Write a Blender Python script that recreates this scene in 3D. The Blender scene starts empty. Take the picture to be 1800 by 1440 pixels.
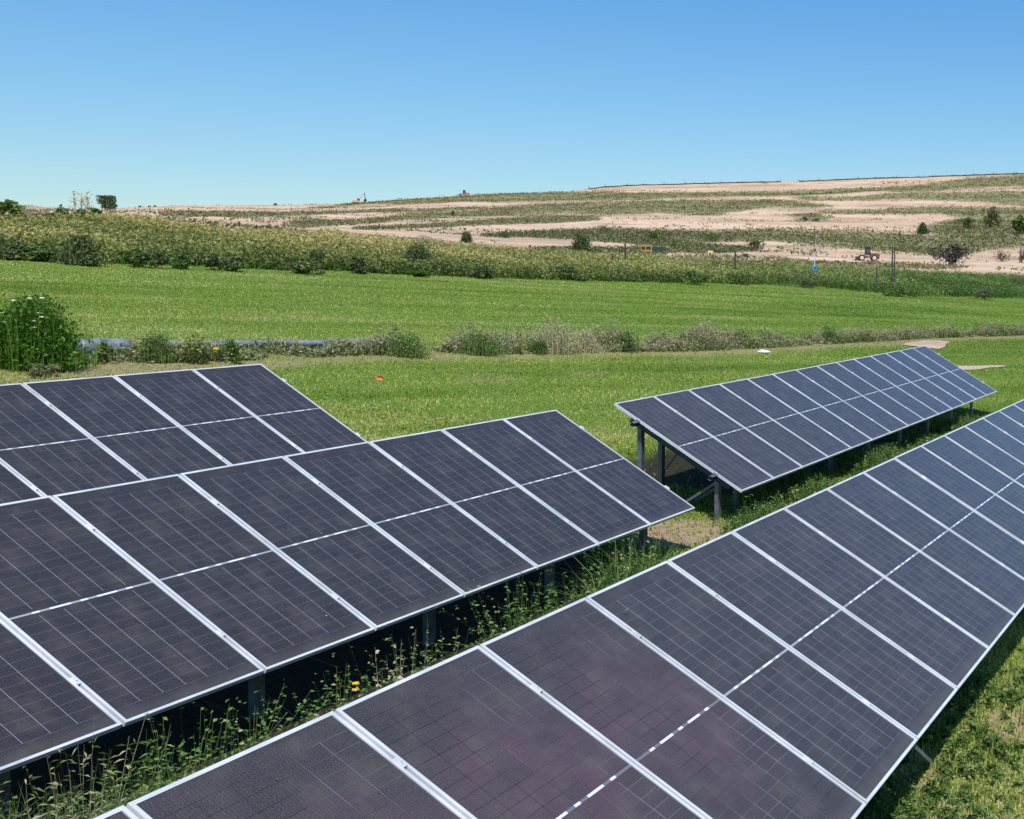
import bpy, math, random
import numpy as np
from mathutils import Vector, Matrix
rng = np.random.default_rng(7); random.seed(7)
S = bpy.context.scene; COL = S.collection
R_ = math.radians
# ------------------------------------------------------------------ camera
EYE = 4.04                     # eye height over the ground point below the camera
F, CX, CY, PITCH, ROLL = 2224.4, 1623.8, 589.0, 0.03577995, 0.01056488
fw = np.array([0, math.cos(PITCH), -math.sin(PITCH)]); up0 = np.array([0, math.sin(PITCH), math.cos(PITCH)])
rt = math.cos(ROLL)*np.array([1, 0, 0.]) + math.sin(ROLL)*up0
up = -math.sin(ROLL)*np.array([1, 0, 0.]) + math.cos(ROLL)*up0
cam = bpy.data.cameras.new('camera'); co = bpy.data.objects.new('camera', cam); COL.objects.link(co); S.camera = co
co.matrix_world = Matrix(((rt[0], up[0], -fw[0], 0), (rt[1], up[1], -fw[1], 0), (rt[2], up[2], -fw[2], EYE), (0, 0, 0, 1)))
cam.sensor_width = 36; cam.lens = F*36/1800; cam.shift_x = -(CX-900)/1800; cam.shift_y = (CY-720)/1800
cam.clip_start = .1; cam.clip_end = 6000
# ------------------------------------------------------------------ sky, sun, exposure
sun_to = Vector((.152, -.563, 1.0)).normalized()
el = math.asin(sun_to.z); az = math.atan2(sun_to.x, sun_to.y)
W = bpy.data.worlds.new('World'); S.world = W; W.use_nodes = True; nt = W.node_tree; nt.nodes.clear()
sk = nt.nodes.new('ShaderNodeTexSky'); sk.sky_type = 'NISHITA'; sk.sun_disc = False; sk.sun_elevation = el; sk.sun_rotation = az
sk.altitude = 300; sk.air_density = 1.0; sk.dust_density = 0.35; sk.ozone_density = 1.6
bg = nt.nodes.new('ShaderNodeBackground'); bg.inputs['Strength'].default_value = .105
tc = nt.nodes.new('ShaderNodeTexCoord'); sz = nt.nodes.new('ShaderNodeSeparateXYZ'); nt.links.new(tc.outputs['Generated'], sz.inputs[0])
mr = nt.nodes.new('ShaderNodeMapRange'); mr.inputs[1].default_value = .05; mr.inputs[2].default_value = .24; nt.links.new(sz.outputs[2], mr.inputs[0])
tn = nt.nodes.new('ShaderNodeMix'); tn.data_type = 'RGBA'; tn.inputs[6].default_value = (.84, 1.02, 1.10, 1); tn.inputs[7].default_value = (.55, 1.05, 1.38, 1); nt.links.new(mr.outputs[0], tn.inputs[0])
hs = nt.nodes.new('ShaderNodeMix'); hs.data_type = 'RGBA'; hs.blend_type = 'MULTIPLY'; hs.inputs[0].default_value = 1
wo = nt.nodes.new('ShaderNodeOutputWorld')
nt.links.new(sk.outputs[0], hs.inputs[6]); nt.links.new(tn.outputs[2], hs.inputs[7]); nt.links.new(hs.outputs[2], bg.inputs['Color']); nt.links.new(bg.outputs[0], wo.inputs[0])
sl = bpy.data.lights.new('sun', 'SUN'); sl.energy = 4.6; sl.angle = R_(.5); sl.color = (1, .965, .91)
so = bpy.data.objects.new('sun', sl); COL.objects.link(so); so.rotation_euler = sun_to.to_track_quat('Z', 'Y').to_euler(); so.location = (0, -5, 40)
S.view_settings.view_transform = 'Standard'; S.view_settings.look = 'None'; S.view_settings.gamma = 1; S.view_settings.exposure = 0.0
S.cycles.max_bounces = 6; S.cycles.use_denoising = True

# ------------------------------------------------------------------ helpers
def ray(x, y):                  # direction through a point of the photograph, used to find where things stand
    return fw + (x-CX)/F*rt - (y-CY)/F*up
def P(x, y, depth):             # point at a given distance ahead
    d = ray(x, y); v = d*(depth/d[1]); return np.array([v[0], v[1], v[2]+EYE])
def tag(o, label=None, cat=None, group=None, kind=None):
    if label: o['label'] = label
    if cat: o['category'] = cat
    if group: o['group'] = group
    if kind: o['kind'] = kind
    return o
def link(name, me, mat=None, parent=None):
    o = bpy.data.objects.new(name, me); COL.objects.link(o)
    if mat is not None and not me.materials: me.materials.append(mat)
    if parent is not None: o.parent = parent
    return o
def empty(name, loc, rz=0):
    o = bpy.data.objects.new(name, None); COL.objects.link(o); o.location = loc; o.rotation_euler = (0, 0, rz); o.empty_display_size = .3; return o
class MB:
    def __init__(s): s.v = []; s.f = []; s.m = []
    def add(s, vs, fs, mi=0):
        b = len(s.v); s.v += [tuple(map(float, v)) for v in vs]; s.f += [tuple(b+i for i in f) for f in fs]; s.m += [mi]*len(fs); return s
    def box(s, c, d, M=None, mi=0, taper=(1, 1)):
        x, y, z = (k/2 for k in d); vs = []
        for k in (-1, 1):
            tx, ty = (1, 1) if k < 0 else taper
            vs += [(-x*tx, -y*ty, k*z), (x*tx, -y*ty, k*z), (x*tx, y*ty, k*z), (-x*tx, y*ty, k*z)]
        vs = [Vector(v) for v in vs]
        if M is not None: vs = [M @ v for v in vs]
        vs = [v+Vector(c) for v in vs]
        return s.add(vs, [(3, 2, 1, 0), (4, 5, 6, 7), (0, 1, 5, 4), (1, 2, 6, 5), (2, 3, 7, 6), (3, 0, 4, 7)], mi)
    def bar(s, a, b, w, h, upv=(0, 0, 1), mi=0):
        a, b = Vector(a), Vector(b); y = (b-a); L = y.length; y.normalize(); x = y.cross(Vector(upv)).normalized(); z = x.cross(y)
        return s.box((a+b)/2, (w, L, h), Matrix((x, y, z)).transposed(), mi)
    def channel(s, a, b, w, h, t=.006, upv=(0, 0, 1)):    # C section: web and two flanges
        a, b = Vector(a), Vector(b); y = (b-a).normalized(); x = y.cross(Vector(upv)).normalized(); z = x.cross(y)
        s.bar(a-x*(w/2-t/2), b-x*(w/2-t/2), t, h, upv)
        for k in (-1, 1): s.bar(a+z*k*(h/2-t/2)+x*t/2, b+z*k*(h/2-t/2)+x*t/2, w-t-.0005, t, upv)
        return s
    def cyl(s, a, b, r, r2=None, n=12, mi=0):
        a, b = Vector(a), Vector(b); r2 = r if r2 is None else r2; y = (b-a).normalized()
        x = y.orthogonal().normalized(); z = x.cross(y); vs = []
        for p, q in ((a, r), (b, r2)):
            for k in range(n):
                t = 2*math.pi*k/n; vs.append(p+(x*math.cos(t)+z*math.sin(t))*q)
        fs = [(k, (k+1) % n, n+(k+1) % n, n+k) for k in range(n)]+[tuple(range(n-1, -1, -1)), tuple(range(n, 2*n))]
        return s.add(vs, fs, mi)
    def prism(s, prof, y0, y1, mi=0):     # profile in x,z extruded along y
        n = len(prof); vs = [(x, y0, z) for x, z in prof]+[(x, y1, z) for x, z in prof]
        return s.add(vs, [tuple(range(n)), tuple(range(2*n-1, n-1, -1))]+[(k, n+k, n+(k+1) % n, (k+1) % n) for k in range(n)], mi)
    def mesh(s, name, smooth=False):
        me = bpy.data.meshes.new(name); me.from_pydata(s.v, [], s.f); me.update()
        if smooth: me.polygons.foreach_set('use_smooth', [True]*len(me.polygons))
        return me
    def build(s, name, mat, parent=None, smooth=False):
        me = s.mesh(name, smooth)
        for m in (mat if isinstance(mat, (list, tuple)) else [mat]): me.materials.append(m)
        if isinstance(mat, (list, tuple)): me.polygons.foreach_set('material_index', s.m)
        return link(name, me, None, parent)
def npmesh(name, V, tris, attrs=None):
    me = bpy.data.meshes.new(name); k = tris.shape[1]
    me.vertices.add(len(V)); me.vertices.foreach_set('co', V.astype(np.float32).ravel())
    me.loops.add(tris.size); me.loops.foreach_set('vertex_index', tris.astype(np.int32).ravel())
    me.polygons.add(len(tris)); me.polygons.foreach_set('loop_start', np.arange(0, tris.size, k, dtype=np.int32))
    try: me.polygons.foreach_set('loop_total', np.full(len(tris), k, np.int32))
    except Exception: pass
    for n_, a in (attrs or {}).items():
        at = me.attributes.new(n_, 'FLOAT', 'POINT'); at.data.foreach_set('value', a.astype(np.float32).ravel())
    me.update(calc_edges=True); return me
def vnoise(x, y, seed=0, octv=3):   # value noise for placing things
    out = 0; amp = 1; tot = 0
    for o in range(octv):
        xi = np.floor(x).astype(np.int64); yi = np.floor(y).astype(np.int64); fx = x-xi; fy = y-yi
        fx = fx*fx*(3-2*fx); fy = fy*fy*(3-2*fy)
        def h(a, b):
            n = (a*374761393+b*668265263+(seed+o)*974711) & 0x7fffffff; n = ((n ^ (n >> 13))*1274126177) & 0x7fffffff
            return ((n ^ (n >> 16)) & 0xffff)/65535.
        v = (h(xi, yi)*(1-fx)+h(xi+1, yi)*fx)*(1-fy)+(h(xi, yi+1)*(1-fx)+h(xi+1, yi+1)*fx)*fy
        out = out+v*amp; tot += amp; amp *= .5; x = x*2.03+7; y = y*2.03+3
    return out/tot
# ------------------------------------------------------------------ materials
def mat(name, col=(.5, .5, .5), rough=.6, metal=0, spec=.5):
    m = bpy.data.materials.new(name); m.use_nodes = True; b = m.node_tree.nodes['Principled BSDF']
    b.inputs['Base Color'].default_value = (*col, 1); b.inputs['Roughness'].default_value = rough; b.inputs['Metallic'].default_value = metal
    b.inputs['Specular IOR Level'].default_value = spec; return m
class N:                                   # small node helper
    def __init__(s, m): s.t = m.node_tree; s.b = s.t.nodes.get('Principled BSDF')
    def n(s, typ, **kw):
        x = s.t.nodes.new(typ)
        for k, v in kw.items(): setattr(x, k, v)
        return x
    def l(s, a, b): s.t.links.new(a, b)
    def put(s, v, inp):
        if isinstance(v, (int, float)): inp.default_value = v
        elif isinstance(v, tuple): inp.default_value = v
        else: s.l(v, inp)
    def math(s, op, a, b=0., c=None, clamp=False):
        x = s.n('ShaderNodeMath', operation=op); x.use_clamp = clamp; s.put(a, x.inputs[0]); s.put(b, x.inputs[1])
        if c is not None: s.put(c, x.inputs[2])
        return x.outputs[0]
    def mix(s, f, a, b, blend='MIX'):
        x = s.n('ShaderNodeMix', data_type='RGBA', blend_type=blend); s.put(f, x.inputs[0]); s.put(a, x.inputs[6]); s.put(b, x.inputs[7]); return x.outputs[2]
    def noise(s, vec, scale, detail=3, rough=.55):
        x = s.n('ShaderNodeTexNoise'); x.inputs['Scale'].default_value = scale; x.inputs['Detail'].default_value = detail; x.inputs['Roughness'].default_value = rough
        if vec is not None: s.l(vec, x.inputs['Vector'])
        return x.outputs[0]
    def map(s, vec, sc=(1, 1, 1), rot=(0, 0, 0)):
        x = s.n('ShaderNodeMapping'); x.inputs['Scale'].default_value = sc; x.inputs['Rotation'].default_value = rot; s.l(vec, x.inputs[0]); return x.outputs[0]
    def ramp(s, f, pts):
        x = s.n('ShaderNodeValToRGB'); e = x.color_ramp.elements; s.l(f, x.inputs[0])
        while len(e) < len(pts): e.new(.5)
        for k, (p, c) in enumerate(pts): e[k].position = p; e[k].color = (*c, 1) if len(c) == 3 else c
        return x.outputs[0]
    def geo(s): return s.n('ShaderNodeNewGeometry').outputs['Position']
    def attr(s, name): return s.n('ShaderNodeAttribute', attribute_name=name).outputs['Fac']
    def sm(s, v, lo, hi):
        x = s.n('ShaderNodeMapRange', interpolation_type='SMOOTHSTEP'); s.put(v, x.inputs[0]); x.inputs[1].default_value = lo; x.inputs[2].default_value = hi; return x.outputs[0]
    def bump(s, h, strength, dist=.02):
        x = s.n('ShaderNodeBump'); x.inputs['Strength'].default_value = strength; x.inputs['Distance'].default_value = dist; s.l(h, x.inputs['Height']); s.l(x.outputs[0], s.b.inputs['Normal'])
def leafmat(name, stops, trans=.3, rough=.6):
    m = bpy.data.materials.new(name); m.use_nodes = True; n = N(m); b = n.b
    c = n.ramp(n.attr('tone'), stops); n.l(c, b.inputs['Base Color']); b.inputs['Roughness'].default_value = rough; b.inputs['Specular IOR Level'].default_value = .25
    t = n.n('ShaderNodeBsdfTranslucent'); n.l(n.mix(1., c, (1.15, 1.2, .7, 1), 'MULTIPLY'), t.inputs[0])
    x = n.n('ShaderNodeMixShader'); x.inputs[0].default_value = trans; n.l(b.outputs[0], x.inputs[1]); n.l(t.outputs[0], x.inputs[2])
    n.l(x.outputs[0], m.node_tree.nodes['Material Output'].inputs[0]); return m
M = {}
M['steel'] = mat('galvanised_steel', (.42, .45, .48), .45, .6)
n = N(M['steel']); g = n.geo(); n.l(n.ramp(n.noise(g, 9, 4), [(.3, (.13, .155, .18)), (.7, (.25, .28, .31))]), n.b.inputs['Base Color'])
M['alu'] = mat('frame_aluminium', (.86, .87, .90), .38, .25)
n = N(M['alu']); g = n.geo(); n.l(n.ramp(n.noise(g, 3, 5), [(.3, (.60, .61, .63)), (.6, (.82, .83, .85))]), n.b.inputs['Base Color'])
def soilcols(n, g, sc=1.):
    a = n.noise(g, .35*sc, 6, .6); return n.ramp(a, [(.3, (.33, .235, .165)), (.5, (.47, .35, .26)), (.72, (.58, .46, .36))])
GREEN = [(0, (.018, .045, .01)), (.3, (.06, .12, .024)), (.6, (.13, .22, .05)), (.85, (.24, .32, .09)), (1, (.42, .40, .19))]
LAWN = [(0, (.055, .11, .012)), (.3, (.185, .265, .042)), (.6, (.36, .42, .088)), (.82, (.46, .49, .13)), (1, (.66, .56, .28))]
OLIVE = [(0, (.04, .07, .016)), (.25, (.13, .165, .04)), (.5, (.26, .275, .085)), (.75, (.42, .37, .13)), (1, (.56, .48, .21))]
DRY = [(0, (.035, .07, .018)), (.35, (.11, .17, .05)), (.6, (.30, .29, .14)), (1, (.62, .54, .36))]
M['lawn'] = leafmat('lawn_blades', LAWN, .3)
M['green'] = leafmat('green_leaves', GREEN, .28)
M['bright'] = leafmat('bright_leaves', [(0, (.02, .055, .008)), (.5, (.085, .19, .018)), (1, (.21, .36, .05))], .35)
M['olive'] = leafmat('olive_weeds', OLIVE, .3)
M['dry'] = leafmat('dry_weeds', DRY, .3)
M['dark'] = leafmat('dark_leaves', [(0, (.022, .045, .014)), (.5, (.085, .125, .045)), (1, (.23, .26, .10))], .2)
M['scrub'] = leafmat('hill_scrub', [(0, (.07, .09, .03)), (.4, (.17, .175, .07)), (.7, (.28, .245, .13)), (1, (.40, .32, .21))], .2)
M['dead'] = leafmat('dead_twigs', [(0, (.012, .009, .008)), (.6, (.05, .035, .03)), (1, (.50, .40, .30))], .05)
M['bark'] = mat('bark', (.14, .10, .07), .9)

# field ground
mg = mat('field_soil_and_grass', rough=.95, spec=.1); n = N(mg); g = n.geo()
patch = n.noise(g, .18, 5, .6); fine = n.noise(g, 9, 6, .7); med = n.noise(n.map(g, (1, 1, 1), (0, 0, R_(-60))), 1.1, 4)
rows_ = n.noise(n.map(g, (.12, 1.1, 1), (0, 0, R_(33))), 1.0, 4, .6)
sx_ = n.n('ShaderNodeSeparateXYZ'); n.l(g, sx_.inputs[0]); k = n.math('ADD', n.math('MULTIPLY', n.sm(sx_.outputs[0], -28., 4.), -.10), n.math('MULTIPLY', patch, .45), n.math('ADD', n.math('MULTIPLY', fine, .35), n.math('ADD', n.math('MULTIPLY', rows_, .45), n.math('MULTIPLY', med, .1))))
gc = n.ramp(k, [(.42, (.12, .195, .028)), (.57, (.27, .33, .062)), (.70, (.36, .40, .09)), (.86, (.49, .44, .17))])
bare = n.ramp(fine, [(.3, (.22, .15, .09)), (.6, (.42, .31, .20)), (.8, (.55, .44, .31))])
gc = n.mix(n.attr('row_shade'), gc, n.ramp(fine, [(.3, (.016, .014, .009)), (.7, (.05, .045, .026))])); n.l(n.mix(n.math('MULTIPLY', n.attr('bare'), n.sm(n.math('ADD', fine, n.math('MULTIPLY', n.attr('bare'), .35)), .42, .62)), gc, bare), n.b.inputs['Base Color']); n.bump(fine, .9, .05)  # dark soil mix is the painted shade of the rows
# hillside
mh = mat('hillside_soil', rough=.95, spec=.08); n = N(mh); g = n.geo()
veg = n.attr('veg'); gs = n.map(g, (.014, .014, .26)); st = n.noise(gs, 1.0, 6, .62); f2 = n.noise(g, .5, 6, .7)
soil = n.ramp(n.math('ADD', n.math('MULTIPLY', st, .6), n.math('MULTIPLY', f2, .4)), [(.36, (.27, .175, .11)), (.47, (.55, .385, .265)), (.64, (.74, .55, .39))])
vg = n.ramp(f2, [(.3, (.13, .135, .055)), (.5, (.25, .235, .11)), (.7, (.38, .32, .20))])
f3 = n.noise(n.map(g, (1, 1, 3)), .07, 8, .78); tl = n.noise(n.map(g, (.018, .018, .42)), 1.0, 4, .5); soil = n.mix(n.math('MULTIPLY', n.sm(tl, .55, .61), .50), soil, (.27, .205, .125, 1)); road = n.attr('road'); soil = n.mix(n.math('MULTIPLY', n.sm(f3, .50, .72), .35), soil, (.34, .25, .17, 1)); vm = n.sm(n.math('ADD', n.math('MULTIPLY', veg, .60), n.math('ADD', n.math('MULTIPLY', st, .50), n.math('ADD', n.math('MULTIPLY', f3, .50), n.math('MULTIPLY', f2, .14)))), .68, .92)
n.l(n.mix(n.math('MULTIPLY', vm, n.math('SUBTRACT', 1., road)), soil, vg), n.b.inputs['Base Color']); n.bump(n.math('ADD', n.math('ADD', st, f2), f3), .8, .7)

# solar cells (object space: x down the slope, y along the row, metres)
PL, PW_, GAP, LIP = 2.278, 1.134, .020, .021
def cellmat(name, tint, grain, plum=False):
    m = mat(name, (.02, .02, .03), .22, 0, .24); n = N(m)
    uv = n.n('ShaderNodeUVMap', uv_map='UVMap').outputs[0]; sp = n.n('ShaderNodeSeparateXYZ'); n.l(uv, sp.inputs[0]); U, V = sp.outputs[0], sp.outputs[1]
    mx, my = .034, .040
    cw = (PW_-2*mx)/6; half = (PL/2-my-.009); ch = half/12
    ux = n.math('DIVIDE', n.math('SUBTRACT', V, mx), cw)          # across columns
    vd = n.math('ABSOLUTE', n.math('SUBTRACT', U, PL/2)); vy = n.math('DIVIDE', n.math('SUBTRACT', vd, .009), ch)
    def near(val, w, soft=.25):   # 1 near integer lines, w in cell units
        fr = n.math('ABSOLUTE', n.math('SUBTRACT', n.math('FRACT', n.math('ADD', val, .5)), .5))
        return n.math('SUBTRACT', 1., n.sm(fr, w*(1-soft), w*(1+soft)))
    inx = n.math('MULTIPLY', n.math('GREATER_THAN', ux, .5), n.math('LESS_THAN', ux, 5.5))
    iny = n.math('MULTIPLY', n.math('GREATER_THAN', vy, .3), n.math('LESS_THAN', vy, 11.02))
    colline = n.math('MULTIPLY', n.math('MULTIPLY', near(ux, .0105), inx), iny)
    rowline = n.math('MULTIPLY', n.math('MULTIPLY', near(vy, .016), iny), n.math('MULTIPLY', n.math('GREATER_THAN', ux, .03), n.math('LESS_THAN', ux, 5.97)))
    endline = n.math('MULTIPLY', near(ux, .006), n.math('GREATER_THAN', vy, 11.0))
    bus = n.math('MULTIPLY', near(n.math('MULTIPLY', ux, 9.), .06), n.math('LESS_THAN', vy, 12.))
    finger = near(n.math('MULTIPLY', vy, 18.), .22)
    mid = n.math('LESS_THAN', vd, .0085)
    # the bright ribbons in the middle gap: one long, one short for each pair of cells
    m2 = n.math('ABSOLUTE', n.math('SUBTRACT', n.math('MODULO', ux, 2.), 1.))
    rib = n.math('MAXIMUM', n.math('LESS_THAN', m2, .15), n.math('MULTIPLY', n.math('GREATER_THAN', m2, .56), n.math('MULTIPLY', n.math('GREATER_THAN', ux, .5), n.math('LESS_THAN', ux, 5.5))))
    big = n.noise(n.map(uv, (.9, .9, 1)), .8, 2)
    ci = n.n('ShaderNodeCombineXYZ'); n.l(n.math('FLOOR', ux), ci.inputs[0]); n.l(n.math('FLOOR', n.math('MULTIPLY', n.math('SUBTRACT', U, PL/2), 1/ch)), ci.inputs[1])
    oi = n.n('ShaderNodeObjectInfo'); n.l(n.math('MULTIPLY', oi.outputs['Random'], 97.), ci.inputs[2])
    wn = n.n('ShaderNodeTexWhiteNoise', noise_dimensions='3D'); n.l(ci.outputs[0], wn.inputs['Vector']); wv = wn.outputs['Value']
    dust = n.noise(n.map(uv, (2.2, 2.2, 1)), 1.6, 5, .6); speck = n.noise(uv, 160, 3, .6)
    base = n.mix(wv, tuple(c*.80 for c in tint)+(1,), tuple(c*1.2 for c in tint)+(1,))
    if plum:            # reddish reflection painted into the cell colour around mid module
        pd = n.math('SQRT', n.math('ADD', n.math('POWER', n.math('SUBTRACT', U, 1.0), 2.), n.math('POWER', n.math('SUBTRACT', V, .55), 2.)))
        pm_ = n.math('MULTIPLY', n.math('SUBTRACT', 1., n.sm(pd, .25, .95)), n.math('ADD', .55, n.math('MULTIPLY', wv, .45)))
        base = n.mix(pm_, base, (.072, .036, .050, 1))
    sp2 = n.noise(n.map(uv, (1, .35, 1)), 70, 2, .5); base = n.mix(n.math('MULTIPLY', n.math('MULTIPLY', n.sm(speck, .40, .66), n.math('ADD', .35, sp2)), grain), base, (.125, .118, .135, 1))
    base = n.mix(n.math('ADD', n.math('MULTIPLY', n.sm(dust, .42, .75), .16), n.math('MULTIPLY', n.sm(n.math('ADD', U, n.math('MULTIPLY', dust, .12)), PL-.10, PL-.0), .13)), base, (.22, .20, .17, 1))
    base = n.mix(n.math('MULTIPLY', bus, .10), base, (.30, .31, .36, 1))
    base = n.mix(n.math('MULTIPLY', finger, .14), base, (.17, .165, .19, 1))
    base = n.mix(n.math('MULTIPLY', rowline, .75), base, n.mix(n.sm(big, .40, .60), (.008, .008, .012, 1), (.17, .18, .21, 1)) if plum else (.13, .135, .16, 1))
    base = n.mix(n.math('MULTIPLY', colline, .62), base, n.mix(n.sm(big, .40, .60), (.012, .012, .018, 1), (.34, .35, .42, 1)) if plum else (.42, .44, .52, 1))
    base = n.mix(n.math('MULTIPLY', endline, .35), base, (.008, .008, .012, 1))
    base = n.mix(mid, base, n.mix(n.math('MULTIPLY', rib, .85), (.16, .165, .19, 1) if plum else (.33, .34, .38, 1), (.78, .80, .86, 1)))
    drop = n.n('ShaderNodeTexVoronoi'); drop.inputs['Scale'].default_value = 1.3; oc = n.n('ShaderNodeCombineXYZ'); n.l(n.math('MULTIPLY', oi.outputs['Random'], 50.), oc.inputs[0]); va = n.n('ShaderNodeVectorMath', operation='ADD'); n.l(uv, va.inputs[0]); n.l(oc.outputs[0], va.inputs[1]); n.l(va.outputs[0], drop.inputs['Vector'])
    dm = n.math('MULTIPLY', n.math('LESS_THAN', drop.outputs['Distance'], .012), n.math('GREATER_THAN', n.n('ShaderNodeSeparateColor').outputs[0], -1.))
    base = n.mix(dm, base, (.75, .75, .72, 1))
    n.l(base, n.b.inputs['Base Color']); n.l(n.math('ADD', .16, n.math('MULTIPLY', dust, .14)), n.b.inputs['Roughness'])
    return m
M['cell'] = cellmat('solar_cells', (.029, .0245, .026), .48)
M['cell_dark'] = cellmat('solar_cells_dark', (.0145, .013, .0155), .42)  # darker copy for the left tables: weaker reflection put into the cell colour
M['cell_plum'] = cellmat('solar_cells_plum', (.030, .025, .027), .58, True)

# ------------------------------------------------------------------ terrain shape
A0, A1, A2 = 0.0, -0.09172989, 0.02943008
AX = np.array([.27310957, .96196463, .00593455]); HX = np.array([.96198157, -.27311438, 0])
def plane(x, y): return A0+A1*x+A2*y
KX = [-700, 0, 300, 600, 900, 1200, 1400, 1500, 1600, 1800, 2300]
KB = [448, 458, 468, 480, 491, 499, 502, 512, 522, 526, 530]            # where the weeds begin
K1 = [398, 402, 414, 434, 454, 472, 480, 484, 489, 497, 508]
K2 = [376, 378, 390, 410, 434, 448, 455, 460, 464, 470, 480]
K3 = [370, 372, 378, 398, 414, 424, 430, 434, 437, 440, 450]
SX = [-700, -200, 0, 60, 150, 300, 500, 630, 700, 815, 1000, 1060, 1110, 1400, 1600, 1800, 2300]
SY = [366, 364, 362, 362, 369, 362, 360.5, 358, 351.5, 343.5, 337, 329, 325.5, 318.5, 312, 305, 292]
D1m, D2, D3, D4 = 1.34, [150, 170, 200, 250, 290, 310, 330, 340, 350, 360, 380], [230, 260, 300, 350, 400, 430, 440, 450, 455, 460, 480], 820.
cols = []
for X in range(-700, 2301, 20):
    yb = np.interp(X, KX, KB); d = ray(X, yb); tb = d[2]/d[1]; ub = d[0]/d[1]
    Yb = EYE/(A1*ub+A2-tb) if (A1*ub+A2-tb) > .02 else 150.; Yb = min(Yb, 150.)
    kn = [(Yb, (plane(ub*Yb, Yb)-EYE)/Yb)]
    for yy, dep in ((np.interp(X, KX, K1), Yb*D1m), (np.interp(X, KX, K2), np.interp(X, KX, D2)), (np.interp(X, KX, K3), np.interp(X, KX, D3)), (np.interp(X, SX, SY), D4)):
        dd = ray(X, yy); kn.append((dep, dd[2]/dd[1]))
    cols.append((ub, kn))
CU = np.array([c[0] for c in cols]); CK = np.array([[k[0] for k in c[1]] for c in cols]); CT = np.array([[k[1] for k in c[1]] for c in cols])
def kn_at(u):
    u = np.clip(u, CU[0], CU[-1]); return [np.interp(u, CU, CK[:, j]) for j in range(5)], [np.interp(u, CU, CT[:, j]) for j in range(5)]
def ground(x, y, detail=True):
    x = np.asarray(x, float); y = np.asarray(y, float)
    ph = np.arctan2(x, y); pc = np.clip(ph, math.atan(CU[0]), math.atan(CU[-1])); u = np.tan(pc); r = np.hypot(x, y); Y = r/np.sqrt(1+u*u)+1e-6
    K, T = kn_at(u)
    zp = plane(70*np.tanh(x/70), 220*np.tanh(y/220)); zf = plane(u*Y, Y)
    w = np.clip((r-22)/14, 0, 1); outside = np.abs(ph-pc) > 1e-9
    z = np.where(outside, zp*(1-w)+zf*w, plane(x, y))
    # beyond the weeds' foot: piecewise rise given by the knots
    t = T[0]
    for j in range(4):
        s = np.clip((Y-K[j])/np.maximum(K[j+1]-K[j], 1e-3), 0, 1); t = t+(T[j+1]-T[j])*s**.85
    zz = EYE+Y*t; ztop = EYE+K[4]*T[4]
    zz = np.where(Y > K[4], ztop-(Y-K[4])*.004, zz)
    z = np.where(Y > K[0], zz, z)
    if detail:
        z = z+(vnoise(x*.45, y*.45, 3)-.5)*.05*np.clip((r-3)/6, 0, 1)
        a = np.clip((Y-K[3])/150, 0, 1)*np.clip((K[4]+30-Y)/60, 0, 1)
        z = z+(vnoise(x*.012, Y*.05, 9)-.5)*2.6*a+(vnoise(x*.08, y*.08, 5)-.5)*.5*a
    return z
def gp(x, y): return float(ground(x, y))
def hit(px, py, lo=4., hi=1200.):          # where the line of sight meets the ground
    d = ray(px, py); t = np.geomspace(lo, hi, 1500)/d[1]; X, Y, Z = d[0]*t, d[1]*t, d[2]*t+EYE
    dz = Z-ground(X, Y, False); i = np.argmax(dz < 0)
    if dz[i] >= 0: i = len(t)-1
    f = dz[i-1]/(dz[i-1]-dz[i]+1e-9) if i else 0; tt = t[i-1]+(t[i]-t[i-1])*f
    x, y = d[0]*tt, d[1]*tt; return np.array([x, y, gp(x, y)])
def to_px(x, y, z):
    dx, dy, dz = x, y, z-EYE; D = dx*fw[0]+dy*fw[1]+dz*fw[2]
    return CX+F*(dx*rt[0]+dy*rt[1]+dz*rt[2])/D, CY-F*(dx*up[0]+dy*up[1]+dz*up[2])/D
# ---- bare patches of the field: footprints on the ground
front = np.array([hit(px, py)[:2] for px, py in [(-260, 668), (0, 648), (150, 643), (300, 640), (450, 635), (600, 627), (750, 627), (900, 624), (1050, 622), (1200, 620), (1350, 613), (1500, 604), (1640, 596), (1800, 590), (2000, 584)]])
def poly_side(x, y, pl):                    # distance to a polyline and signed side
    best = np.full(np.shape(x), 1e9); sg = np.zeros(np.shape(x)); tt = np.zeros(np.shape(x)); acc = 0
    for a, b in zip(pl[:-1], pl[1:]):
        d = b-a; L = np.hypot(*d); t = np.clip(((x-a[0])*d[0]+(y-a[1])*d[1])/L**2, 0, 1)
        ex, ey = x-(a[0]+t*d[0]), y-(a[1]+t*d[1]); q = np.hypot(ex, ey); c = (d[0]*ey-d[1]*ex)/L
        m = q < best; best = np.where(m, q, best); sg = np.where(m, c, sg); tt = np.where(m, acc+t*L, tt); acc += L
    return best, sg, tt
bare_spots = [(1195, 938, 1.0, .55, 1.2), (1165, 928, .5, .4, 1.), (1610, 1350, .55, .3, .75), (1790, 1276, .5, .35, .9), (1400, 693, .8, .5, .4), (860, 665, .9, .6, .35), (1040, 658, .9, .5, .35), (60, 655, 2.2, 1.2, .7), (250, 650, 2.5, 1.0, .7), (420, 643, 2.2, .8, .7)]
bs = [(hit(a, b)[:2], c, d, e) for a, b, c, d, e in bare_spots]
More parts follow.
